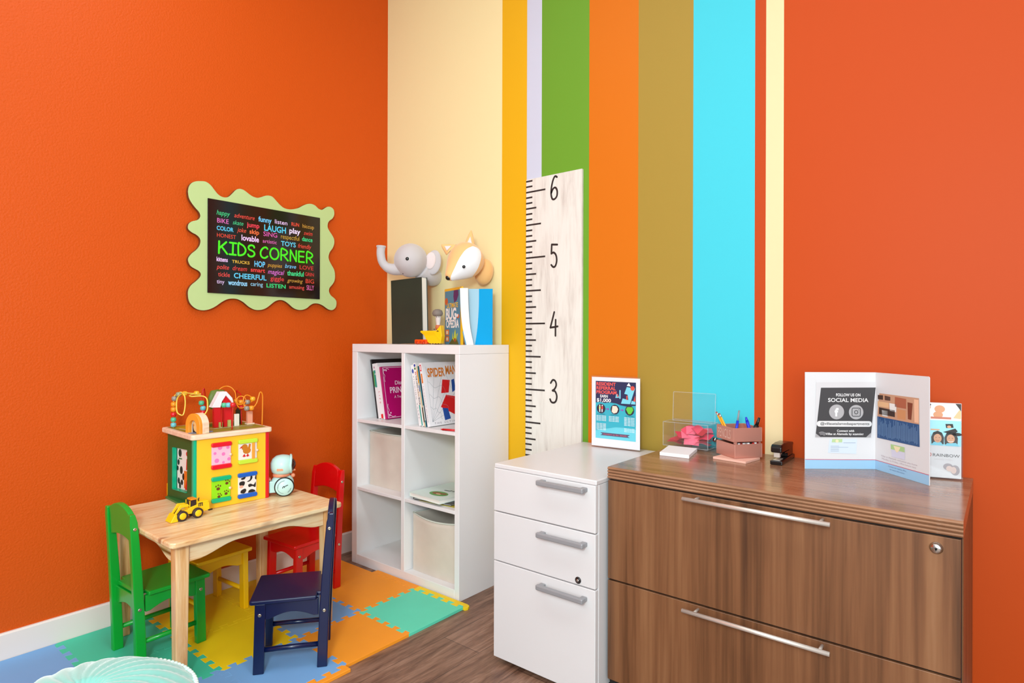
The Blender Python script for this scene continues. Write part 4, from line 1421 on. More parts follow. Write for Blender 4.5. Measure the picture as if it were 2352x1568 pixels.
flat_book('olive and cream pamphlet at the bottom of the flat stack', 0.628, -0.322, S2, 4, 0.23, 0.21, 0.004, WB_((170, 158, 60)))
flat_book('thin black book in the middle of the flat stack', 0.60, -0.332, S2 + 0.0044, 6, 0.225, 0.25, 0.007, WB_((20, 20, 24)))
t1, c1 = flat_book('pale mint storybook with brown animal picture on top of the flat stack', 0.568, -0.328, S2 + 0.0118, -4, 0.218, 0.27, 0.019, WB_((214, 226, 218)))
f = XY(0.0191)
m = MB().use(col('5f9a4c', 0.6)).disc(f, .125, .075, .055, 0.0003, .035)
m.use(col('8a5428', 0.6)).disc(f, .115, .075, .03, 0.0006, .018).disc(f, .15, .085, .016, 0.0007, .012)
m.use(col('d8b088', 0.6)).disc(f, .13, .068, .016, 0.0009, .008)
m.use(col('20242c', 0.6)).stroke(f, [(.10, .135), (.125, .14), (.13, .15)], .008, 0.0006).stroke(f, [(.145, .145), (.165, .155)], .008, 0.0006)
m.use(col('d06a60', 0.6)).disc(f, .15, .215, .03, 0.0005, .022)
m.build('cover_print', c1)

# ------------------------------------------------------------------ things on top of the bookshelf
ST = SH + 0.0003
t = thing('hardcover_book', 'large dark green hardcover book standing upright on top of the bookshelf', 'book', (0, 0, 0))
GC = mat('cover_dark_green', (40, 46, 34), 0.55, vary=0.25, vscale=10)
m = MB().use(GC)
W_, H_, TH = 0.222, 0.328, 0.040
m.box(0, W_, 0, 0.003, 0, H_)
m.box(0, W_ + 0.002, TH - 0.003, TH, 0, H_)
m.box(0, 0.003, 0.003, TH - 0.003, 0, H_)
m.build('cover', t, 0.001, 1)
m = MB().use(PAGE)
m.box(0.0031, W_ - 0.003, 0.0031, TH - 0.0031, 0.003, H_ - 0.003)
m.build('pages', t)
t.matrix_world = T(0.284, -0.2, ST) @ R(3, 'Z') @ R(-1.8, 'Y')

# yellow-edged insect encyclopedia, turned
t = thing('book', 'upright blue insect book with yellow edges and big white title on the bookshelf', 'book', (0.594, -0.125, ST), -22)
W_, H_, TH = 0.204, 0.272, 0.009
m = MB().use(mat('cover_bug_yellow', (240, 182, 20), 0.4))
m.box(0, W_, 0, 0.002, 0, H_)
m.box(0, W_, TH - 0.002, TH, 0, H_)
m.box(W_ - 0.002, W_, 0.002, TH - 0.002, 0, H_)
c1 = m.build('cover', t)
m = MB().use(PAGE)
m.box(0.003, W_ - 0.0021, 0.0021, TH - 0.0021, 0.002, H_ - 0.002)
m.build('pages', t)
f = XZ(-0.0001)
m = MB().use(col('4a86a0', 0.45)).rect(f, 0.006, 0.0, W_ - 0.012, H_ - 0.012)
m.use(col('f2c020', 0.5)).text(f, 'ULTIMATE', 0.03, 0.178, 0.135, 0.022, 0.0008, bold=.02)
m.use(col('f2ecea', 0.5)).text(f, 'BUG-', 0.018, 0.122, 0.15, 0.052, 0.0009, bold=.04)
m.text(f, 'OPEDIA', 0.022, 0.082, 0.155, 0.036, 0.0009, bold=.03)
m.use(col('5a1c60', 0.5)).poly(f, [(.115, .26), (.165, .26), (.17, .235), (.15, .21), (.12, .2), (.11, .23)], 0.0006)
m.use(col('c85a20', 0.5)).disc(f, .025, .21, .018, 0.0006).disc(f, .165, .135, .016, 0.0006, .010)
m.use(col('ea7a20', 0.5)).rect(f, .014, .045, .058, .072, 0.0006).rect(f, .014, .014, .058, .040, 0.0006)
m.use(col('f0d8b8', 0.5)).rect(f, .022, .050, .048, .066, 0.0009).rect(f, .022, .019, .048, .034, 0.0009)
m.use(col('5a5418', 0.5)).poly(f, [(.055, .001), (.175, .001), (.15, .03), (.11, .035)], 0.0006)
m.use(col('c8cc28', 0.5)).poly(f, [(.115, .02), (.145, .02), (.135, .075), (.125, .06)], 0.0009).poly(f, [(.10, .03), (.115, .02), (.105, .06)], 0.0009).poly(f, [(.145, .02), (.165, .055), (.15, .05)], 0.0009)
m.use(col('a04428', 0.5)).disc(f, .13, .022, .012, 0.0011, .009)
m.build('cover_print', c1)

fm_ = Frame((0.806, -0.216, ST), (cos(radians(37)), sin(radians(37)), 0), (0, 0, 1))
t = thing('magazine', 'white curling magazine between the insect book and the blue booklet', 'magazine', (0, 0, 0))
m = MB().use(mat('magazine_white', (214, 211, 207), 0.45))
cv = lambda a, b: [(p.x, p.y) for p in smooth_curve([(x, y, 0) for x, y in ((a, .262), (a + (b - a) * .1, .17), (a + (b - a) * .4, .08), (b, .0))], 4)]
lft, rgt = cv(-0.013, .018), cv(0.024, .051)
m.prism(fm_, lft + rgt[::-1], -0.012, 0.006)
m.build('pages', t)
m = MB().use(mat('magazine_teal', (20, 120, 160), 0.35))
m.prism(fm_, [(-0.003, .06), (0.012, .0), (0.034, .0), (0.012, .075)][0:1] + [(0.010, .0), (0.033, .0), (0.013, .08)], -0.014, -0.0125)
m.build('back_cover', t)
t = thing('booklet', 'bright blue booklet with pale blue wave standing on the bookshelf', 'booklet', (0, 0, 0))
f = Frame(fm_.p(0.040, 0, -0.03), (cos(radians(33)), sin(radians(33)), 0), (0, 0, 1))
m = MB().use(mat('booklet_blue', (0, 150, 205), 0.6, spec=0.12))
m.prism(f, [(-0.024, 0), (0.096, 0), (0.096, .261), (-0.024, .261)], -0.004, 0.0)
c1 = m.build('cover', t)
m = MB().use(mat('booklet_pale', (158, 192, 208), 0.6, spec=0.12))
wv = [(p.x, p.y) for p in smooth_curve([(.032, .2608, 0), (.031, .17, 0), (.025, .08, 0), (.014, 0, 0)], 5)]
m.poly(f, [(-.0239, .0), (.014, 0)] + wv[::-1][1:] + [(-.0239, .2608)], 0.0004)
m.build('pale_wave', c1)

t = thing('toy_dump_bed', 'yellow plastic toy tipper bed on the bookshelf beside the insect book', 'toy', (0.60, -0.232, ST), 12)
m = MB().use(mat('toy_yellow', (246, 188, 14), 0.3))
m.prism(XZ(0), [(0.0, 0.004), (0.062, 0.004), (0.070, 0.04), (0.062, 0.092), (0.036, 0.066), (-0.052, 0.066), (-0.056, 0.060), (-0.034, 0.045), (-0.012, 0.012)], -0.030, 0.0)
b = m.build('bed', t, 0.002, 2)
m = MB().use(mat('toy_yellow'))
m.prism(XZ(-0.0004), [(-0.03, 0.048), (0.03, 0.048), (0.055, 0.02), (0.06, 0.024), (0.034, 0.053), (-0.034, 0.053)], -0.001, 0.0015)
m.prism(XZ(-0.0004), [(-0.046, 0.056), (0.03, 0.056), (0.03, 0.062), (-0.05, 0.062)], -0.001, 0.002)
m.build('rim', b)
m = MB().use(col('2a1c14', 0.5))
for k in range(4):
    m.disc(XZ(-0.0004), 0.004 + 0.016 * k, 0.0035, 0.003, 0.0008, n=10)
m.poly(XZ(-0.0004), [(.040, .062), (.055, .062), (.048, .068)], 0.0008)
m.disc(XZ(-0.0004), 0.028, 0.073, 0.004, 0.0006, 0.0025)
m.build('slots', b)
t = thing('toy_car', 'small orange toy car body lying before the dark green book', 'toy car', (0.528, -0.252, ST), 8)
m = MB().use(mat('toy_orange', (236, 78, 14), 0.25))
m.prism(XZ(0), rr(-0.012, 0.002, 0.062, 0.024, 0.006), -0.03, 0.0)
b = m.build('body', t, 0.004, 2)
m = MB().use(mat('toy_orange_dark', (200, 52, 8), 0.3))
for a in (0.003, 0.026, 0.048):
    m.prism(XZ(-0.0003), rr(a - .007, 0.006, a + .007, 0.018, 0.003), 0, 0.0012)
m.build('window', b)
for a in (0.006, 0.044):
    m = MB().use(mat('toy_orange_dark'))
    m.lathe([(0.006, -0.001), (0.006, 0.0025)], 14, T(a, -0.0008, 0.006) @ R(90, 'X'))
    m.build('wheel', t)
t = thing('toy_figure', 'small grey-capped toy figure peeking out behind the insect book', 'toy figure', (0.590, -0.165, ST), 38)
m = MB().use(mat('figure_pale', (214, 200, 194), 0.6))
m.lathe([(0.020, 0.0), (0.022, 0.02), (0.014, 0.06), (0.010, 0.10), (0.013, 0.118), (0.014, 0.14), (0.008, 0.152)], 18)
b = m.build('body', t)
m = MB().use(mat('figure_cap', (128, 116, 108), 0.7))
m.lathe([(0.016, 0.138), (0.024, 0.142), (0.027, 0.152), (0.022, 0.166), (0.010, 0.172), (0.002, 0.173)], 20, T(-0.003, 0, 0))
m.build('cap', b)
f = Frame((0, -0.0142, 0), (1, 0, 0), (0, 0, 1))
m = MB().use(blk)
for a in (-.005, .005):
    m.ball((a, -0.0125, 0.134), 0.0022, n=8)
m.build('eyes', b)
m = MB().use(col('c86a3c', 0.6))
m.lathe([(0.0135, 0.07), (0.0145, 0.085), (0.0125, 0.095)], 18)
m.build('scarf', b)

# ------------------------------------------------------------------ plush heads on the wall
GREY = mat('plush_grey', (196, 189, 190), 0.85, sheen=0.4, bump=(400, 0.2, 0.0008))
PINK = mat('plush_pink', (226, 208, 206), 0.85, sheen=0.3)
EYE = mat('plush_eye', (26, 26, 28), 0.25)
t = thing('elephant_wall_head', 'grey plush elephant head with raised trunk mounted above the bookshelf', 'plush wall head', (0.365, -0.17, 1.549), 39.07)
# local: x right, y away from the viewer, z up
m = MB().use(GREY)
m.ball((0.020, 0.0, 0.0), 0.086, 0.095, 0.087, 32)
o = m.build('head', t)
m = MB().use(GREY)
tp = smooth_curve([(0.0, -0.005, -0.030), (-0.028, -0.005, -0.039), (-0.068, -0.008, -0.046), (-0.103, -0.012, -0.034), (-0.124, -0.014, -0.008), (-0.132, -0.014, 0.032), (-0.1305, -0.014, 0.062), (-0.130, -0.014, 0.073)], 4)
n = len(tp)
m.tube(tp, [0.050 - 0.029 * min(1, i / n * 2.2) ** 0.7 + (0.003 if i > n - 5 else 0) for i in range(n)], 20)
m.build('trunk', t)
m = MB().use(GREY)
m.ball((0.137, -0.005, -0.010), 0.041, 0.012, 0.064, 28, R(8, 'Y') @ R(-12, 'Z'))
e = m.build('ear', t)
m = MB().use(PINK)
m.ball((0.122, -0.0135, -0.002), 0.028, 0.006, 0.044, 24, R(8, 'Y') @ R(-12, 'Z'))
m.build('inner_ear', e)
m = MB().use(GREY)
m.tube(smooth_curve([(0.07, 0.02, -0.045), (0.105, 0.05, -0.070), (0.125, 0.100, -0.075), (0.128, 0.112, -0.076)], 4), [0.05, 0.05, 0.051, 0.052, 0.052, 0.052, 0.05, 0.05, 0.048, 0.046, 0.045, 0.043, 0.04][:13], 24)
m.build('neck', t)
m = MB().use(mat('eye_white_ring', (214, 208, 206), 0.6))
m.ball((0.0175, -0.0935, -0.003), 0.0118, 0.002, 0.0118, 18)
e = m.build('eye', t)
m = MB().use(EYE)
m.ball((0.0175, -0.0945, -0.003), 0.0092, 0.005, 0.0092, 18)
m.build('pupil', e)
m = MB().use(EYE)
m.ball((-0.012, -0.035, -0.071), 0.006, 0.006, 0.003, 12)
m.build('mouth', t)

TAN = mat('plush_tan', (236, 184, 118), 0.85, sheen=0.4, bump=(400, 0.2, 0.0008))
WHT_P = mat('plush_white', (236, 236, 238), 0.85, sheen=0.3)
t = thing('fox_wall_head', 'tan and white plush fox head mounted on the cream wall stripe', 'plush wall head', (0.766, -0.17, 1.514), 39.07)
ax = Vector((-0.098, -0.105, -0.118)).normalized()
Q = T(0.010, 0.0, 0.004) @ Vector((0, 0, 1)).rotation_difference(ax).to_matrix().to_4x4()
pr_ = smooth_curve([(0.002, -0.080, 0), (0.048, -0.070, 0), (0.077, -0.040, 0), (0.085, -0.005, 0), (0.081, 0.025, 0), (0.064, 0.062, 0), (0.045, 0.095, 0), (0.031, 0.120, 0), (0.020, 0.138, 0), (0.008, 0.145, 0), (0.001, 0.146, 0)], 22)
m = MB().use(TAN)
m.lathe([(p.x, p.y) for p in pr_], 440, Q)
tear = [(p.x, p.y) for p in smooth_curve([(a, b, 0) for a, b in ((.0465, .0645), (.075, .053), (.085, .016), (.070, -.038), (.034, -.082), (-.008, -.104), (-.044, -.100), (-.052, -.086), (-.036, -.048), (-.012, .004), (.016, .044), (.0465, .0645))], 5)]


def inside(p, poly):
    c = False
    for i in range(len(poly)):
        (x1, y1), (x2, y2) = poly[i - 1], poly[i]
        if (y1 > p[1]) != (y2 > p[1]) and p[0] < (x2 - x1) * (p[1] - y1) / (y2 - y1) + x1:
            c = not c
    return c


m.mats.append(WHT_P)
axn = ax
for k, fc in enumerate(m.f):
    c = sum((Vector(m.v[i]) for i in fc), Vector()) / len(fc)
    if c.y < 0.03 and inside((c.x, c.z), tear) and (c - Q.to_translation()).cross(axn).dot(Vector((0.2, 0, 1))) * 1 != 99:
        d = c - Q.to_translation()
        r_ = d - axn * d.dot(axn)
        if r_.dot(Vector((0.75, -0.75, -0.2))) > 0:
            m.m[k] = 1
o = m.build('head', t)
m = MB().use(mat('fox_nose', (14, 12, 12), 0.3))
tip = Q @ Vector((0, 0, 0.140))
m.ball(tip, 0.013, 0.012, 0.013, 18)
m.build('nose', t)
m = MB().use(WHT_P)
ev = [Vector(v.co) for v in o.data.vertices if abs(v.co.x - 0.008) < 0.005 and abs(v.co.z + 0.036) < 0.005 and v.co.y < 0]
ey = Vector((0.008, min(v.y for v in ev) + 0.0015, -0.036))
m.ball(ey, 0.0098, 0.004, 0.0098, 16)
e = m.build('eye', t)
m = MB().use(EYE)
m.ball(ey + Vector((0, -0.002, 0)), 0.0078, 0.005, 0.0078, 16)
m.build('pupil', e)


def ear(base0, base1, tip_, th, nm='ear'):
    b0, b1, tp_ = Vector(base0), Vector(base1), Vector(tip_)
    mid = (b0 + b1) / 2
    m = MB().use(TAN)
    up = tp_ - mid
    side = (b1 - b0) / 2
    nrm = up.cross(side).normalized()
    vs, fs = [], []
    n, k = 20, 10
    for i in range(k + 1):
        q = i / k
        c = mid + up * q
        rr_ = (1 - q) ** 0.8 + 0.03
        for j in range(n):
            a = 2 * pi * j / n
            vs.append(c + side * rr_ * cos(a) + nrm * th * (rr_ ** .7) * sin(a))
    for i in range(k):
        for j in range(n):
            fs.append((i * n + j, i * n + (j + 1) % n, (i + 1) * n + (j + 1) % n, (i + 1) * n + j))
    fs.append(tuple(k * n + j for j in range(n)))
    m.smooth = True
    m.add(vs, fs)
    e = m.build(nm, t)
    if nrm.y > 0:
        nrm = -nrm
    m = MB().use(PINK)
    m.smooth = True
    c0 = mid + up * 0.22 + nrm * th * 0.80
    pts = [c0 - side * 0.48, c0 + side * 0.48, mid + up * 0.68 + nrm * th * 0.50]
    pts2 = [p + nrm * 0.005 for p in pts]
    m.add(pts + pts2, [(0, 1, 2), (3, 5, 4), (0, 3, 4, 1), (1, 4, 5, 2), (2, 5, 3, 0)])
    m.build('inner_ear', e, 0.002, 2)


ear((-0.004, 0.0, 0.060), (0.056, 0.0, 0.050), (0.036, -0.008, 0.146), 0.017)
ear((-0.034, -0.01, 0.078), (-0.080, -0.01, 0.028), (-0.104, -0.016, 0.076), 0.017)
m = MB().use(TAN)
m.ball((0.092, 0.085, -0.040), 0.046, 0.040, 0.064, 28, R(8, 'Y'))
m.build('neck', t)

# ------------------------------------------------------------------ white drawer pedestal
WC_ = mat('white_metal_cabinet', (214, 210, 210), 0.3)
WGAP = mat('cabinet_gap', (60, 58, 60), 0.7)
HND = mat('handle_grey', (144, 143, 146), 0.35, metal=0.1)
X0, X1, YF, ZT = 1.336, 1.758, -0.608, 0.705
t = thing('drawer_pedestal', 'white three-drawer pedestal cabinet with grey handles', 'filing cabinet', (0, 0, 0))
panel('top_panel', t, WC_, X0, X1, YF + 0.002, -0.018, ZT - 0.016, ZT, bev=0.003)
panel('body', t, WC_, X0 + 0.001, X1 - 0.001, YF + 0.020, -0.019, 0.035, ZT - 0.0165)
panel('under_shadow_block', t, mat('under_shadow_black', (16, 16, 18), 0.7), X0 + 0.02, X1 - 0.02, YF + 0.045, -0.04, 0.0, 0.0348)  # black block stands in for the shadow under the cabinet
for z0, z1, hz in ((0.538, 0.6885, 0.679), (0.3625, 0.5345, 0.506), (0.018, 0.359, 0.333)):
    d = panel('drawer', t, WC_, X0, X1 - 0.002, YF, YF + 0.0195, z0, z1, bev=0.002)
    m = MB().use(HND)
    zz = hz - 0.006
    for a in (1.556, 1.718):
        m.prism(XY(0), [(a - 0.010, YF), (a + 0.010, YF), (a + 0.010 * .9, YF - 0.020), (a - 0.010 * .9, YF - 0.020)][::-1], zz - 0.007, zz + 0.007)
    m.prism(XY(0), rr(1.545, YF - 0.034, 1.729, YF - 0.018, 0.005), zz - 0.008, zz + 0.008)
    m.build('handle', d, 0.003, 2)
    if z0 > 0.3 and z0 < 0.4:
        m = MB().use(mat('lock_black', (30, 24, 24), 0.3))
        m.lathe([(0.011, 0), (0.011, 0.002), (0.0085, 0.004), (0.005, 0.0045)], 20, T(1.693, YF, 0.378) @ R(90, 'X'))
        l = m.build('lock', d)
        m = MB().use(mat('lock_chrome', (200, 198, 194), 0.2, metal=1.0))
        m.lathe([(0.005, 0.0045), (0.0045, 0.0055), (0.001, 0.006)], 16, T(1.693, YF, 0.378) @ R(90, 'X'))
        m.build('keyhole', l)

# ------------------------------------------------------------------ walnut lateral file
WAL = wood('walnut_laminate', [(0.24, (62, 36, 21)), (0.40, (96, 60, 35)), (0.52, (118, 76, 47)), (0.66, (134, 91, 59)), (0.85, (150, 108, 76))], (6.5, 6.5, 0.2), 1.5, 0.4, fine=0.4)
WALT = wood('walnut_top', [(0.25, (118, 80, 56)), (0.5, (146, 104, 76)), (0.8, (168, 126, 98))], (1.0, 7, 7), 2.2, 0.19, fine=0.4)
STEEL = mat('brushed_steel', (216, 206, 196), 0.36, metal=0.55)
X0, X1, YF, ZT = 1.766, 2.680, -0.551, 0.742
t = thing('lateral_file', 'walnut two-drawer lateral file cabinet with steel bar handles', 'filing cabinet', (0, 0, 0))
m = MB().use(WALT)
prof = [(-0.002, ZT - 0.038), (-0.002, ZT)]
edge_p = [(YF, ZT), (YF - 0.0, ZT - 0.003)]
pts = [(-0.003, ZT - 0.038), (-0.003, ZT), (YF + 0.004, ZT)]
for k in range(4):
    zc = ZT - 0.005 - 0.0093 * k
    pts += [(YF + 0.001, zc + 0.0030), (YF - 0.0012, zc), (YF + 0.001, zc - 0.0030), (YF + 0.005, zc - 0.0046)]
pts = pts[:-1] + [(YF + 0.004, ZT - 0.038)]
m.prism(Frame((X0, 0, 0), (0, 1, 0), (0, 0, 1)), pts[::-1] if False else pts, 0.0, X1 - X0)
m.build('top', t)
panel('body', t, WAL, X0 + 0.002, X1 - 0.001, YF + 0.022, -0.004, 0.02, ZT - 0.0385)
panel('side_panel', t, WAL, X1 - 0.016, X1 - 0.0005, YF + 0.0225, -0.0045, 0.0, ZT - 0.0386)
panel('gap_shade_panel', t, mat('gap_shade_dark', (16, 12, 10), 0.8), X0 + 0.003, X1 - 0.003, YF + 0.012, YF + 0.0215, 0.03, ZT - 0.0385)  # near-black sheet paints the shade between and below the drawers
for z0, z1, hz in ((0.3865, 0.6995, 0.692), (0.0655, 0.381, 0.371)):
    d = panel('drawer', t, WAL, X0 + 0.0015, X1 - 0.004, YF + 0.0005, YF + 0.0115, z0, z1)
    m = MB().use(STEEL)
    yy, zz = YF - 0.036, hz
    m.tube([(2.032, yy, zz), (2.416, yy, zz)], 0.0058, 16)
    for a in (2.066, 2.392):
        m.tube([(a, YF + 0.0005, zz), (a, yy, zz)], 0.0042, 12)
    m.build('handle', d)
    if z0 > 0.3:
        Mx = T(2.630, YF + 0.0005, 0.6725) @ R(90, 'X')
        m = MB().use(mat('lock_chrome'))
        m.lathe([(0.0135, 0), (0.0135, 0.002), (0.0115, 0.004), (0.0105, 0.009), (0.0095, 0.010), (0.001, 0.010)], 24, Mx)
        l = m.build('lock', d)
        m = MB().use(col('3a3430', 0.5))
        m.disc(Frame((2.630, YF - 0.0096, 0.6725), (1, 0, 0), (0, 0, 1)), 0, 0, 0.0028, 0.0003)
        m.rect(Frame((2.630, YF - 0.0096, 0.6725), (1, 0, 0), (0, 0, 1)), -0.0012, -0.005, 0.0012, 0.001, 0.0003)
        m.build('keyhole', l)
panel('kick_board', t, WAL, X0 + 0.002, X1 - 0.017, YF + 0.03, YF + 0.04, 0.0, 0.0195)
DT = ZT + 0.0003

# ------------------------------------------------------------------ referral sign on the pedestal
CLR = acrylic('clear_acrylic', (0.985, 0.988, 0.99), 0.14)
t = thing('sign_holder', 'acrylic stand with teal RESIDENT REFERRAL PROGRAM flyer on white pedestal', 'tabletop sign', (1.424, -0.094, 0.7053), 4)
W_, H_ = 0.216, 0.290
m = MB().use(mat('flyer_white', (236, 234, 236), 0.35))
m.box(0.002, W_ - 0.002, 0.0, 0.0012, 0.006, H_ - 0.002)
fl_ = m.build('flyer', t)
m = MB().use(CLR)
m.box(0, W_, -0.0024, -0.0004, 0.0025, H_ + 0.004)
m.box(0, W_, -0.0024, 0.075, 0.0, 0.0022)
m.box(0, W_, 0.0016, 0.0036, 0.0025, H_ + 0.004)
m.build('acrylic_holder', t)
f = Frame((0, -0.0002, 0.0), (1, 0, 0), (0, 0, 1))
a0, a1, b0, b1 = 0.020, 0.197, 0.038, 0.272
w, h = a1 - a0, b1 - b0
P_ = lambda u, v: (a0 + u * w, b0 + v * h)
pq = lambda pts: [P_(u, v) for u, v in pts]
m = MB().use(mat('flyer_teal', (0, 178, 198), 0.3)).rect(f, a0, b0, a1, b1, 0.0001)
m.use(mat('flyer_navy', (8, 40, 82), 0.3)).poly(f, pq([(0, .62), (.12, .635), (.22, .62), (.36, .635), (.52, .625), (.62, .60), (.78, .585), (1, .61), (1, 1), (0, 1)]), 0.0003)
m.use(mat('flyer_pale', (100, 204, 220), 0.3)).poly(f, pq([(0, 0), (1, 0), (1, .2), (.7, .22), (.5, .215), (.3, .18), (.1, .15), (0, .13)]), 0.0003)
SAL = col('f0584e', 0.4)
m.use(SAL)
for i, s_ in enumerate(('RESIDENT', 'REFERRAL', 'PROGRAM')):
    x_, y_ = P_(.02, .925 - .072 * i)
    m.text(f, s_, x_, y_, w * (.49 if i < 2 else .51), h * .055, 0.0007, bold=.03)
WT = col('f6f4f2', 0.4)
m.use(WT).text(f, 'EARN', *P_(.12, .715), w * .19, h * .048, 0.0007, bold=.02)
m.text(f, '$1,000', *P_(.03, .64), w * .36, h * .058, 0.0007, bold=.02)
m.use(col('78cfe0', 0.4)).poly(f, pq([(.72, .80), (.78, .92), (.98, .90), (.86, .63), (.64, .63), (.68, .72), (.82, .70), (.8, .79)]), 0.0006)
m.poly(f, pq([(.60, .71), (.63, .71), (.63, .86), (.60, .86)]), 0.0006).poly(f, pq([(.50, .72), (.60, .73), (.56, .79), (.52, .78)]), 0.0006).poly(f, pq([(.88, .63), (.99, .63), (.98, .68), (.9, .69)]), 0.0006)
m.use(col('d84c40', 0.4)).disc(f, *P_(.92, .90), .009, 0.0009).poly(f, pq([(.53, .75), (.56, .8), (.58, .74)]), 0.0009).poly(f, pq([(.77, .70), (.80, .70), (.80, .77), (.77, .77)]), 0.0009).poly(f, pq([(.94, .68), (.98, .78), (.99, .68)]), 0.0009)
m.use(WT).poly(f, pq([(.78, .94), (.88, .93), (.83, .99)]), 0.0009)
m.use(col('14203a', 0.4))
for cx in (.14, .49, .85):
    x_, y_ = P_(cx, .52)
    m.disc(f, x_, y_, .0195, 0.0006)
m.use(col('f0d8c4', 0.4)).poly(f, pq([(.41, .48), (.46, .45), (.54, .47), (.57, .53), (.53, .58), (.43, .58)]), 0.0009)
m.use(col('5cc43c', 0.4)).poly(f, pq([(.76, .54), (.80, .58), (.92, .58), (.94, .53), (.88, .46), (.82, .46)]), 0.0009)
m.use(col('e8e070', 0.4)).rect(f, *P_(.09, .51), *P_(.125, .56), 0.0009)
m.use(col('e04038', 0.4)).rect(f, *P_(.15, .51), *P_(.19, .56), 0.0009)
m.use(WT).rect(f, *P_(.095, .46), *P_(.12, .51), 0.0009).rect(f, *P_(.155, .46), *P_(.18, .51), 0.0009)
m.use(WT).disc(f, *P_(.108, .575), .0028, 0.0009).disc(f, *P_(.17, .575), .0028, 0.0009)
m.use(col('8a48a8', 0.4))
for cx in (.26, .62):
    m.rect(f, *P_(cx, .512), *P_(cx + .06, .526), 0.0007).poly(f, pq([(cx + .05, .495), (cx + .09, .519), (cx + .05, .543)]), 0.0008)
m.use(col('14203a', 0.4))
for cx, s_ in ((.04, 'TELL A FRIEND'), (.38, 'FRIEND VISITS'), (.75, 'GET REWARD')):
    m.text(f, s_, *P_(cx, .415), w * .20, h * .017, 0.0007)
m.use(WT)
for cx, ys, s_ in ((.02, (.385, .36, .335, .31), 'tell your friends'), (.02, (.25, .225, .20, .175, .15), 'when they apply'), (.34, (.385, .36, .335, .31), 'share with others'), (.72, (.385, .36, .335, .31, .285, .26), 'after they move'), (.72, (.20, .175, .15), 'there is no limit')):
    for y_ in ys:
        m.text(f, s_, *P_(cx, y_), w * .25, h * .017, 0.0007, bold=.02)
m.use(col('4a4668', 0.4)).poly(f, pq([(.12, .055), (.86, .055), (.80, .075), (.86, .105), (.12, .105), (.18, .08)]), 0.0006)
m.use(col('d0606a', 0.4)).text(f, 'Contact us for details', *P_(.2, .07), w * .58, h * .022, 0.0008, bold=.02)
m.build('print', fl_)

# ------------------------------------------------------------------ things on the lateral file
EDGEM = acrylic('acrylic_edge_glint', (0.93, 0.95, 0.96), 0.3)
EDGEM.node_tree.nodes['Mix Shader.001'].inputs[0].default_value = 0.13
t = thing('raffle_box', 'clear acrylic ballot box with raised back panel, holding red paper slips', 'acrylic box', (1.751, -0.112, DT), 0)
BW, BD, BH = 0.172, 0.102, 0.094
k = 0.0028
ft = 0.009
m = MB().use(CLR)
m.box(0, BW, 0, BD, ft, ft + k)
m.box(0, BW, 0, k, ft + k, BH)
m.box(0, BW, BD - k, BD, ft + k, BH)
m.box(0, k, k, BD - k, ft + k, BH)
m.box(BW - k, BW, k, BD - k, ft + k, BH)
m.build('case', t)
m = MB().use(CLR)
m.box(0, BW, 0, BD, BH + 0.0002, BH + k)
m.build('lid', t, 0.001, 1)
m = MB().use(CLR)
m.prism(Frame((0.012, 0.060, BH + k + 0.0002), (1, 0, 0), (0, 0.06, 1)), [(0, 0), (0.164, 0), (0.164, 0.108), (0, 0.108)], -0.0025, 0)
m.build('display_panel', t)
m = MB().use(EDGEM)  # pale bars added along the edges to imitate their bright glint
q = 0.0011
for a in (0, BW):
    for b in (0, BD):
        m.box(a - q, a + q, b - q, b + q, ft, BH + k)
for z in (ft, BH + k):
    for b in (0, BD):
        m.box(0, BW, b - q, b + q, z - q, z + q)
    for a in (0, BW):
        m.box(a - q, a + q, 0, BD, z - q, z + q)
for z0, z1 in ((0, 0), (0.108, 0.108)):
    m.box(0.012, 0.176, 0.060 + z0 * .06 - q, 0.060 + z0 * .06 + q, BH + k + z0 - q + .001, BH + k + z0 + q + .001)
for a in (0.012, 0.176):
    m.prism(Frame((a - q, 0.060, BH + k + 0.0002), (0, 1, 0), (0, 0, 1)), [(-.0025, 0), (0.0, 0), (0.0065, 0.108), (0.004, 0.108)], 0, 2 * q)
m.build('edge_glints', t)
for a, b in ((0.012, 0.012), (BW - 0.012, 0.012), (0.012, BD - 0.012), (BW - 0.012, BD - 0.012)):
    m = MB().use(CLR)
    m.lathe([(0.007, 0), (0.007, ft - 0.0002)], 14, T(a, b, 0))
    m.build('foot', t)
m = MB().use(mat('lock_chrome'))
m.lathe([(0.009, 0), (0.009, 0.008), (0.007, 0.010), (0.001, 0.010)], 18, T(BW + 0.0002, 0.058, 0.040) @ R(90, 'Y'))
l = m.build('lock', t)
m = MB().use(mat('lock_black'))
m.lathe([(0.005, 0.0102), (0.005, 0.014), (0.001, 0.0142)], 14, T(BW + 0.0002, 0.058, 0.040) @ R(90, 'Y'))
m.build('keyhole', l)
random.seed(11)
SL = [mat('slip_red', (214, 20, 58), 0.7), mat('slip_pink', (234, 96, 124), 0.7), mat('slip_coral', (226, 56, 88), 0.7), mat('slip_crimson', (192, 4, 34), 0.7)]
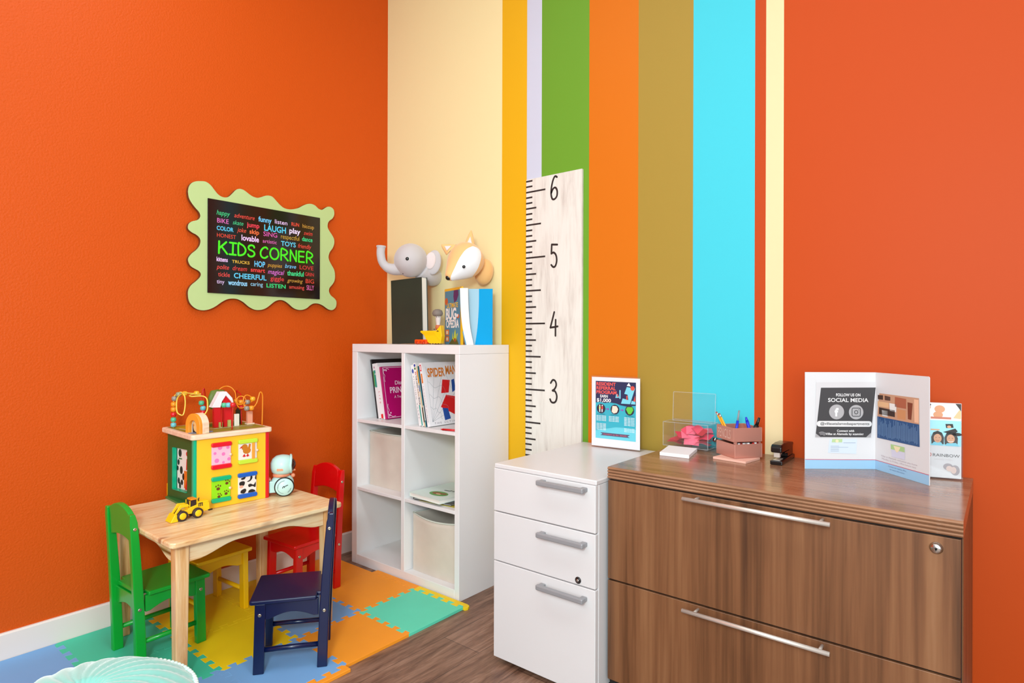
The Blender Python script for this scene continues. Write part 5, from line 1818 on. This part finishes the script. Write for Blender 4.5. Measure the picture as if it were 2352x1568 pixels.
slips = [(0.030, 0.03, .008, 4, 8, 10, 3), (0.060, 0.05, .010, -6, 4, 40, 3), (0.095, 0.04, .008, 3, -6, -15, 1), (0.135, 0.05, .009, 0, 6, 5, 1), (0.040, 0.07, .016, 8, -10, 70, 3), (0.075, 0.03, .018, -10, 8, 20, 0),
         (0.115, 0.065, .017, 8, 5, -30, 2), (0.140, 0.035, .018, -5, -8, 15, 2), (0.055, 0.045, .026, 14, -16, 35, 3), (0.090, 0.055, .027, -8, 10, -20, 2), (0.125, 0.050, .030, 12, 6, 8, 0), (0.085, 0.030, .036, 38, 8, 30, 1),
         (0.110, 0.070, .040, 16, -12, 55, 0), (0.135, 0.065, .044, 22, 8, -12, 2), (0.070, 0.065, .042, 20, -26, 15, 0), (0.098, 0.048, .050, 46, 14, 24, 1), (0.128, 0.040, .048, 30, -6, -28, 3), (0.100, 0.018, .020, 66, 4, 12, 1),
         (0.148, 0.060, .026, 10, 10, 75, 0), (0.150, 0.030, .034, 26, -10, -15, 2), (0.062, 0.030, .032, 30, 18, 50, 0), (0.142, 0.050, .052, 18, -14, 30, 1), (0.112, 0.055, .058, 12, 20, -40, 2), (0.082, 0.050, .054, 24, -18, 66, 2), (0.030, 0.06, .014, 12, -6, 30, 0)]
for a, b, z, rx, ry, rz_, c in slips:
    m = MB().use(SL[c])
    m.M = R(rz_, 'Z') @ R(rx, 'X') @ R(ry, 'Y')
    n = 6
    vs, fs = [], []
    for i in range(n + 1):
        u = -0.027 + 0.054 * i / n
        for v in (-0.0185, 0.0185):
            for s_ in (0, 0.0004):
                vs.append((u, v, 0.003 * cos(u * 90) + s_))
    for i in range(n):
        q = i * 4
        fs += [(q, q + 4, q + 6, q + 2), (q + 1, q + 3, q + 7, q + 5), (q, q + 1, q + 5, q + 4), (q + 2, q + 6, q + 7, q + 3)]
    fs += [(0, 2, 3, 1), (4 * n, 4 * n + 1, 4 * n + 3, 4 * n + 2)]
    m.add(vs, fs)
    o = m.build('paper_slip')
    o.location = (1.751 + 0.086 + (a - 0.086) * 0.98, -0.112 + 0.052 + (b - 0.05) * 0.75, DT + 0.012 + z * 1.05)
    tag(o, 'red or pink paper slip in the pile inside the clear ballot box', 'paper slip', 'paper slips in the ballot box')

t = thing('notepad', 'white square notepad lying in front of the clear ballot box', 'notepad', (1.812, -0.270, DT), 5)
m = MB().use(mat('paper_white', (238, 232, 234), 0.6))
m.prism(XY(), [(0, 0), (0.104, 0), (0.086, 0.148), (-0.020, 0.148)], 0, 0.0118)
o = m.build('sheets', t, 0.0004, 1)
m = MB().use(mat('paper_gum', (214, 208, 210), 0.7))
m.prism(XY(), [(-0.0198, 0.1482), (0.0858, 0.1482), (0.0858, 0.1490), (-0.0198, 0.1490)], 0.0004, 0.0115)
m.build('gummed_edge', t)

# sticky pad and rose gold pencil holder
ROSE = mat('rose_gold', (204, 142, 126), 0.3, metal=0.45, spec=0.6)
t = thing('sticky_note_pad', 'pale pink sticky note pad under the rose gold pencil holder', 'sticky notes', (2.043, -0.165, DT), -8)
m = MB().use(mat('sticky_pink', (228, 178, 160), 0.6))
m.box(-0.058, 0.058, -0.052, 0.052, 0, 0.0072)
m.build('sheets', t, 0.0004, 1)
t = thing('pencil_holder', 'two-tier rose gold square pencil holder with engraved front on walnut cabinet', 'pencil holder', (2.0385, -0.127, DT + 0.0078), -36.5)
HS = 0.0535


def tray(z0, z1, rot, nm):
    m = MB().use(ROSE)
    m.M = R(rot, 'Z')
    w, k = HS, 0.0018
    m.box(-w, w, -w, w, z0, z0 + k)
    m.box(-w, w, -w, -w + k, z0 + k, z1)
    m.box(-w, w, w - k, w, z0 + k, z1)
    m.box(-w, -w + k, -w + k, w - k, z0 + k, z1)
    m.box(w - k, w, -w + k, w - k, z0 + k, z1)
    return m.build(nm, t, 0.0006, 1)


lo = tray(0, 0.047, 0, 'lower_tray')
up = tray(0.0545, 0.1015, -3, 'upper_tray')
m = MB().use(ROSE)
for a, b in ((-1, 1), (1, 1), (1, -1)):
    m.box(a * 0.046 - 0.004, a * 0.046 + 0.004, b * 0.046 - 0.004, b * 0.046 + 0.004, 0.0018, 0.0545)
m.build('post', t)
m = MB().use(mat('engraving', (232, 196, 180), 0.4, metal=0.4))
Mr = R(-3, 'Z').to_3x3()
fe = Frame(Mr @ Vector((-HS, -HS - 0.0001, 0.0)), Mr @ Vector((1, 0, 0)), (0, 0, 1))
m.text(fe, 'PENCILS', 0.010, 0.063, 0.080, 0.030, 0.0004)
m.build('engraved_lettering', up)
# odds and ends showing between the tiers
hold = T(2.0385, -0.127, DT + 0.0078) @ R(-36.5, 'Z')
random.seed(5)
BOXC = [(30, 24, 26), (200, 196, 196), (120, 40, 36), (210, 206, 204), (150, 140, 138), (232, 230, 230), (40, 30, 32), (196, 40, 40), (220, 216, 214), (140, 30, 30)]
for i, c in enumerate(BOXC):
    z = 0.012 + 0.006 * (i % 2)
    p = hold @ Vector((0.0465, -0.043 + 0.0092 * i, 0.0022))
    o = thing('binder_clip', 'small office clip peeking out between the two tiers of the holder', 'clip', p, -36.5, 'clips in the lower tray of the pencil holder')
    m = MB().use(mat('clip_%d' % i, c, 0.35))
    m.prism(XZ(0), [(-0.004, 0), (0.004, 0), (0.0025, 0.0498 - z * .1), (-0.0025, 0.0498 - z * .1)], -0.004, 0.004)
    m.build('jaw', o)
    m = MB().use(mat('lock_chrome'))
    m.tube([(-0.002, 0, 0.044 - z * .1), (0, 0, 0.0505 - z * .1), (0.002, 0, 0.044 - z * .1)], 0.0009, 6)
    m.build('wire_arm', o)


def stick(name, label, cat, foot, top, segs, group=None):
    """foot, top in world; segs = [(part, f0, f1, r0, r1, material)]"""
    F, Tp = Vector(foot), Vector(top)
    t = thing(name, label, cat, F, 0, group)
    for nm, f0, f1, r0, r1, mt in segs:
        m = MB().use(mt)
        m.tube([(Tp - F) * f0, (Tp - F) * (f0 * .5 + f1 * .5), (Tp - F) * f1], [r0, (r0 + r1) / 2, r1], 10)
        m.build(nm, t)
    return t


PEN_Y, FER, ERA = mat('pencil_yellow', (240, 166, 24), 0.4), mat('ferrule', (206, 200, 190), 0.3, metal=0.8), mat('eraser', (150, 70, 66), 0.7)
fz = DT + 0.0078 + 0.0565
stick('pencil', 'yellow pencil with eraser, left of the pair in the holder', 'pencil', (2.004, -0.126, fz), (1.958, -0.124, 0.893), [('shaft', 0, .86, .0034, .0034, PEN_Y), ('ferrule', .861, .96, .0037, .0037, FER), ('eraser', .961, 1, .0034, .0032, ERA)], 'pencils in the holder')
stick('pencil', 'yellow pencil with eraser, nearer the blue pen of the pair', 'pencil', (2.014, -0.132, fz), (1.970, -0.130, 0.889), [('shaft', 0, .85, .0034, .0034, PEN_Y), ('ferrule', .851, .95, .0037, .0037, FER), ('eraser', .951, 1, .0034, .0032, ERA)], 'pencils in the holder')
BLU = mat('pen_blue', (16, 52, 200), 0.3)
stick('pen', 'blue pen with grey tip leaning in the pencil holder', 'pen', (2.034, -0.152, fz), (2.036, -0.118, 0.903), [('barrel', 0, .64, .0052, .0048, BLU), ('grip', .641, 1, .0036, .0030, mat('pen_grey', (130, 140, 146), 0.4))])
stick('marker', 'short blue marker behind the blue pen in the holder', 'marker', (2.078, -0.112, fz), (2.056, -0.108, 0.881), [('barrel', 0, .8, .0062, .0058, BLU), ('tip', .801, 1, .0055, .003, BLU)])
stick('pen', 'black pen sticking out at the right of the pencil holder', 'pen', (2.082, -0.130, fz), (2.104, -0.118, 0.884), [('barrel', 0, .66, .0105, .0085, ROBK), ('cap', .661, 1, .0058, .004, ROBK)])

# stapler
t = thing('stapler', 'black stapler standing beside the rose gold pencil holder', 'stapler', (2.176, -0.182, DT), 2)
BK = mat('stapler_black', (20, 14, 14), 0.22)
m = MB().use(BK)
m.box(-0.019, 0.019, 0, 0.176, 0, 0.014)
b = m.build('base', t, 0.003, 2)
m = MB().use(STEEL)
m.box(-0.010, 0.010, 0.008, 0.05, 0.0142, 0.0156)
m.build('anvil', b)
m = MB().use(BK)
m.prism(Frame((-0.014, 0, 0), (0, 1, 0), (0, 0, 1)), [(0.095, 0.014), (0.168, 0.012), (0.168, 0.050), (0.13, 0.046), (0.11, 0.034), (0.06, 0.034), (0.06, 0.030), (0.095, 0.026)], 0, 0.028)
m.build('magazine_rail', t, 0.002, 1)
m = MB().use(BK)
m.prism(Frame((-0.017, 0, 0), (0, 1, 0), (0, 0, 1)), [(0.0, 0.040), (0.115, 0.036), (0.165, 0.048), (0.166, 0.056), (0.11, 0.064), (0.05, 0.067), (0.012, 0.065), (0.0, 0.058)], 0, 0.034)
h = m.build('arm', t, 0.004, 3)
m = MB().use(STEEL)
m.box(-0.009, 0.009, 0.010, 0.024, 0.024, 0.0395)
m.box(-0.003, 0.003, 0.022, 0.10, 0.028, 0.0335)
m.build('staple_head', t)

# folded presentation folder
t = thing('presentation_folder', 'white folded presentation folder with blue bottom band, standing open on walnut cabinet', 'folder', (0, 0, 0))
CARD = mat('card_white', (216, 214, 216), 0.45)
CARDB = mat('card_blue', (152, 194, 226), 0.45)
Lf = Frame((2.262, -0.179, DT), (2.435 - 2.262, -0.043 + 0.179, 0), (0, 0, 1))
Rf = Frame((2.435, -0.043, DT), (2.588 - 2.435, -0.194 + 0.043, 0), (0, 0, 1))
m = MB().use(CARD)
m.prism(Lf, [(0, 0), (0.2206, 0), (0.2206, 0.305), (0, 0.305)], -0.0025, 0)
pl_ = m.build('left_panel', t)
m = MB().use(CARD)
m.prism(Rf, [(0.0, 0), (0.215, 0), (0.214, 0.302), (0.210, 0.305), (0.0, 0.305)], -0.0025, 0)
pr2 = m.build('right_panel', t)
for f, par, w in ((Lf, pl_, .2195), (Rf, pr2, .2145)):
    m = MB().use(CARDB).rect(f, 0.0005, 0.0, w, 0.0285, 0.0003)
    m.use(col('c23a5c', 0.5)).rect(f, 0.0005, 0.0285, w, 0.0302, 0.0004)
    m.build('blue_band', par)
m = MB().use(mat('photocopy_grey', (208, 204, 206), 0.6)).poly(Lf, [(.031, .099), (.207, .100), (.227, .275), (.034, .273)], 0.0012)
sh = m.build('photocopied_sheet', pl_)
m = MB().use(mat('toner_dark', (62, 60, 62), 0.6)).poly(Lf, [(.032, .1005), (.205, .1005), (.220, .2575), (.049, .256)], 0.0016)
m.use(col('e6e2e2', 0.6))
m.text(Lf, 'FOLLOW US ON', .096, .2295, .076, .0085, 0.0022, bold=.025)
m.text(Lf, 'SOCIAL MEDIA', .071, .2115, .126, .0120, 0.0022, bold=.014)
m.use(col('aaa6a8', 0.6)).disc(Lf, .098, .180, .0235, 0.0019).disc(Lf, .159, .1795, .0228, 0.0019)
m.use(col('ece8e8', 0.6)).text(Lf, 'f', .0915, .1675, .0125, .0235, 0.0023, bold=.05)
m.use(col('444244', 0.6))
ig = rr(-.0130, -.0130, .0130, .0130, .0045)
m.stroke(Lf, [(.159 + a, .1795 + b) for a, b in ig + ig[:1]], .0022, 0.0023)
m.ring(Lf, .159, .1795, .0042, .0064, 0.0024).disc(Lf, .1665, .187, .0013, 0.0024)
m.use(col('dcd8d8', 0.6)).poly(Lf, rr(.036, .1335, .208, .1515, .0088), 0.0020)
m.use(col('3a3838', 0.6)).text(Lf, '@villasatalamedaapartments', .047, .1395, .153, .0078, 0.0024, bold=.01)
m.use(col('e6e2e2', 0.6)).text(Lf, 'Connect with', .099, .1175, .054, .0066, 0.0024, bold=.02)
m.text(Lf, 'Villas at Alameda by scanning', .064, .1075, .118, .0066, 0.0024, bold=.02)
m.use(col('a6a2a4', 0.6)).poly(Lf, [(.032, .1005), (.048, .1005), (.033, .112)], 0.0021).poly(Lf, [(.19, .1005), (.205, .1005), (.2055, .115)], 0.0021)
for r0 in (.008, .0115, .015):
    m.ring(Lf, .052, .1008, r0, r0 + .0016, 0.0023, 14, .5, 2.2)
m.build('lettering', sh)
m = MB().use(mat('card_pale', (206, 216, 232), 0.5)).poly(Lf, [(.072, .051), (.160, .048), (.163, .095), (.077, .094)], 0.0009)
m.use(col('b4cc96', 0.6)).poly(Lf, [(.083, .084), (.116, .084), (.117, .0945), (.085, .0945)], 0.0012)
m.use(col('e8d8b0', 0.6)).disc(Lf, .100, .088, .005, 0.0014)
m.use(col('9aa6b8', 0.6))
for k in range(4):
    m.rect(Lf, .080, .056 + .005 * k, .106, .0575 + .005 * k, 0.0012)
m.rect(Lf, .12, .082, .158, .0835, 0.0012).rect(Lf, .105, .068, .135, .0692, 0.0012)
m.build('business_card', pl_)
m = MB().use(mat('photo_tan', (196, 148, 118), 0.4)).poly(Rf, [(.010, .168), (.179, .166), (.178, .241), (.019, .241)], 0.0010)
for c, pts in (('4a3228', [(.012, .235), (.035, .236), (.035, .222), (.013, .222)]), ('5a3c30', [(.042, .236), (.066, .234), (.066, .222), (.043, .222)]), ('e2b488', [(.012, .216), (.06, .215), (.06, .2), (.012, .2)]), ('3c2a24', [(.018, .197), (.085, .195), (.085, .175), (.018, .176)]),
               ('a85c40', [(.085, .236), (.13, .234), (.13, .205), (.085, .206)]), ('e4e2e0', [(.062, .215), (.092, .214), (.09, .19), (.064, .192)]), ('dedcda', [(.03, .19), (.055, .19), (.055, .172), (.032, .172)]), ('7c3a22', [(.135, .225), (.155, .224), (.15, .175), (.137, .176)]), ('e8b898', [(.16, .236), (.177, .236), (.178, .17), (.162, .17)]), ('c88a5c', [(.095, .2), (.128, .2), (.128, .172), (.095, .172)])):
    m.use(col(c, 0.5)).poly(Rf, pts, 0.0013)
m.use(mat('photo_blue', (34, 74, 124), 0.4)).poly(Rf, [(.010, .101), (.181, .102), (.179, .166), (.010, .168)], 0.0011)
m.use(col('7f9fc4', 0.5))
random.seed(2)
for k in range(40):
    a = .014 + .0041 * k
    z0 = .104 + random.random() * .01
    m.rect(Rf, a, z0, a + .0012, z0 + .035 + random.random() * .02, 0.0014)
m.build('printed_photo', pr2)
m = MB().use(mat('card_lilac', (206, 204, 222), 0.5)).poly(Rf, [(.072, .053), (.125, .054), (.124, .091), (.068, .091)], 0.0009)
m.use(col('a9c888', 0.6)).poly(Rf, [(.069, .076), (.1245, .076), (.124, .091), (.068, .091)], 0.0012)
m.use(col('ead9b0', 0.6)).poly(Rf, [(.08, .088), (.108, .088), (.1, .074), (.094, .07), (.088, .074)], 0.0014)
m.build('small_card', pr2)
m = MB().use(col('b9a8ae', 0.6))
m.text(Rf, 'Villas at Alameda welcomes you home', .026, .0455, .146, .0052, 0.0006)
m.text(Rf, 'Monday to Friday, office hours vary', .03, .0375, .138, .0048, 0.0006)
m.use(col('6a86a8', 0.6)).text(Rf, 'Contact our leasing office', .058, .020, .072, .0042, 0.0008)
m.text(Rf, 'for more information', .064, .0115, .06, .0042, 0.0008)
m.build('small_print', pr2)

# brochure holder
t = thing('brochure_holder', 'clear acrylic brochure holder at the right end of the walnut cabinet', 'brochure holder', (2.553, -0.087, DT), 15.2)
m = MB().use(CLR)
m.box(0, 0.108, -0.0035, -0.002, 0.004, 0.13)
m.box(0, 0.108, 0.0125, 0.014, 0.004, 0.218)
m.box(0, 0.0015, -0.002, 0.0125, 0.004, 0.13)
m.box(0.1065, 0.108, -0.002, 0.0125, 0.004, 0.13)
m.box(0, 0.108, -0.0035, 0.05, 0.0, 0.0038)
m.build('case', t)
t = thing('brochure', 'leaflet with pictures of smiling people, in clear holder behind the folder', 'leaflet', (2.553, -0.087, DT), 15.2)
m = MB().use(CARD)
m.box(0.003, 0.105, 0.0, 0.010, 0.0042, 0.223)
bo = m.build('sheets', t)
f = Frame((0, -0.0001, 0), (1, 0, 0), (0, 0, 1))
m = MB()
m.use(col('f0ecea', 0.5)).rect(f, .0035, .17, .1045, .2225, .0002)
m.use(col('9fdcea', 0.5)).rect(f, .0035, .098, .1045, .172, .0003)
m.use(col('d89a72', 0.5)).disc(f, .052, .205, .013, .0006, .011).disc(f, .048, .188, .012, .0005, .010).disc(f, .020, .210, .010, .0006, .009)
m.use(col('d8c090', 0.5)).poly(f, [(.085, .18), (.1, .205), (.104, .2), (.104, .178)], .0006)
m.use(col('3c3430', 0.5)).poly(f, [(.09, .222), (.104, .222), (.104, .2), (.098, .21)], .0007).disc(f, .020, .217, .011, .0007, .005)
m.use(col('c87860', 0.5)).rect(f, .03, .176, .08, .182, .0006)
m.use(col('2c2826', 0.5)).poly(f, [(.068, .15), (.086, .152), (.084, .163), (.066, .162)], .0006).poly(f, [(.06, .138), (.09, .15), (.096, .142), (.085, .132)], .0006).disc(f, .094, .133, .012, .0006, .005)
for cx, hw in ((.047, .015), (.080, .0155)):
    m.poly(f, [(cx - hw, .102), (cx - hw * 1.05, .122), (cx - hw * .7, .136), (cx, .141), (cx + hw * .7, .136), (cx + hw * 1.05, .122), (cx + hw, .102)], .0006)
m.use(col('d8a07c', 0.5))
for cx in (.047, .079):
    m.disc(f, cx, .119, .0098, .0009, .0128)
m.disc(f, .075, .154, .005, .0009, .004).rect(f, .03, .142, .052, .146, .0007)
m.use(col('3a2a24', 0.5))
for cx in (.047, .079):
    m.disc(f, cx - .004, .121, .0013, .0011, .0009, 8).disc(f, cx + .004, .121, .0013, .0011, .0009, 8)
m.use(col('b05a50', 0.5)).stroke(f, [(.0435, .113), (.047, .1118), (.0505, .113)], .0012, .0011)
m.use(col('7ccade', 0.5)).poly(f, [(.030, .098), (.062, .098), (.055, .108), (.038, .108)], .0007).poly(f, [(.064, .098), (.1, .098), (.092, .108), (.07, .106)], .0007)
m.use(col('f6f2f0', 0.5)).stroke(f, [(.072, .112), (.079, .1105), (.085, .1125)], .0014, .0011)
m.use(col('4e4a4c', 0.5)).text(f, 'RAINBOW', .0355, .0655, .0655, .0085, .0006)
m.use(col('d04030', 0.5)).ring(f, .026, .070, .005, .0062, .0006)
m.use(col('c9c2c4', 0.5)).text(f, 'LIVING WELL', .040, .0555, .045, .004, .0006)
m.use(col('a8a0a4', 0.5)).disc(f, .073, .037, .012, .0004, .010).disc(f, .09, .028, .011, .0004, .015)
m.use(col('dcc4bc', 0.5)).disc(f, .076, .032, .008, .0006, .008).disc(f, .086, .028, .007, .0007, .010)
m.build('cover_print', bo)
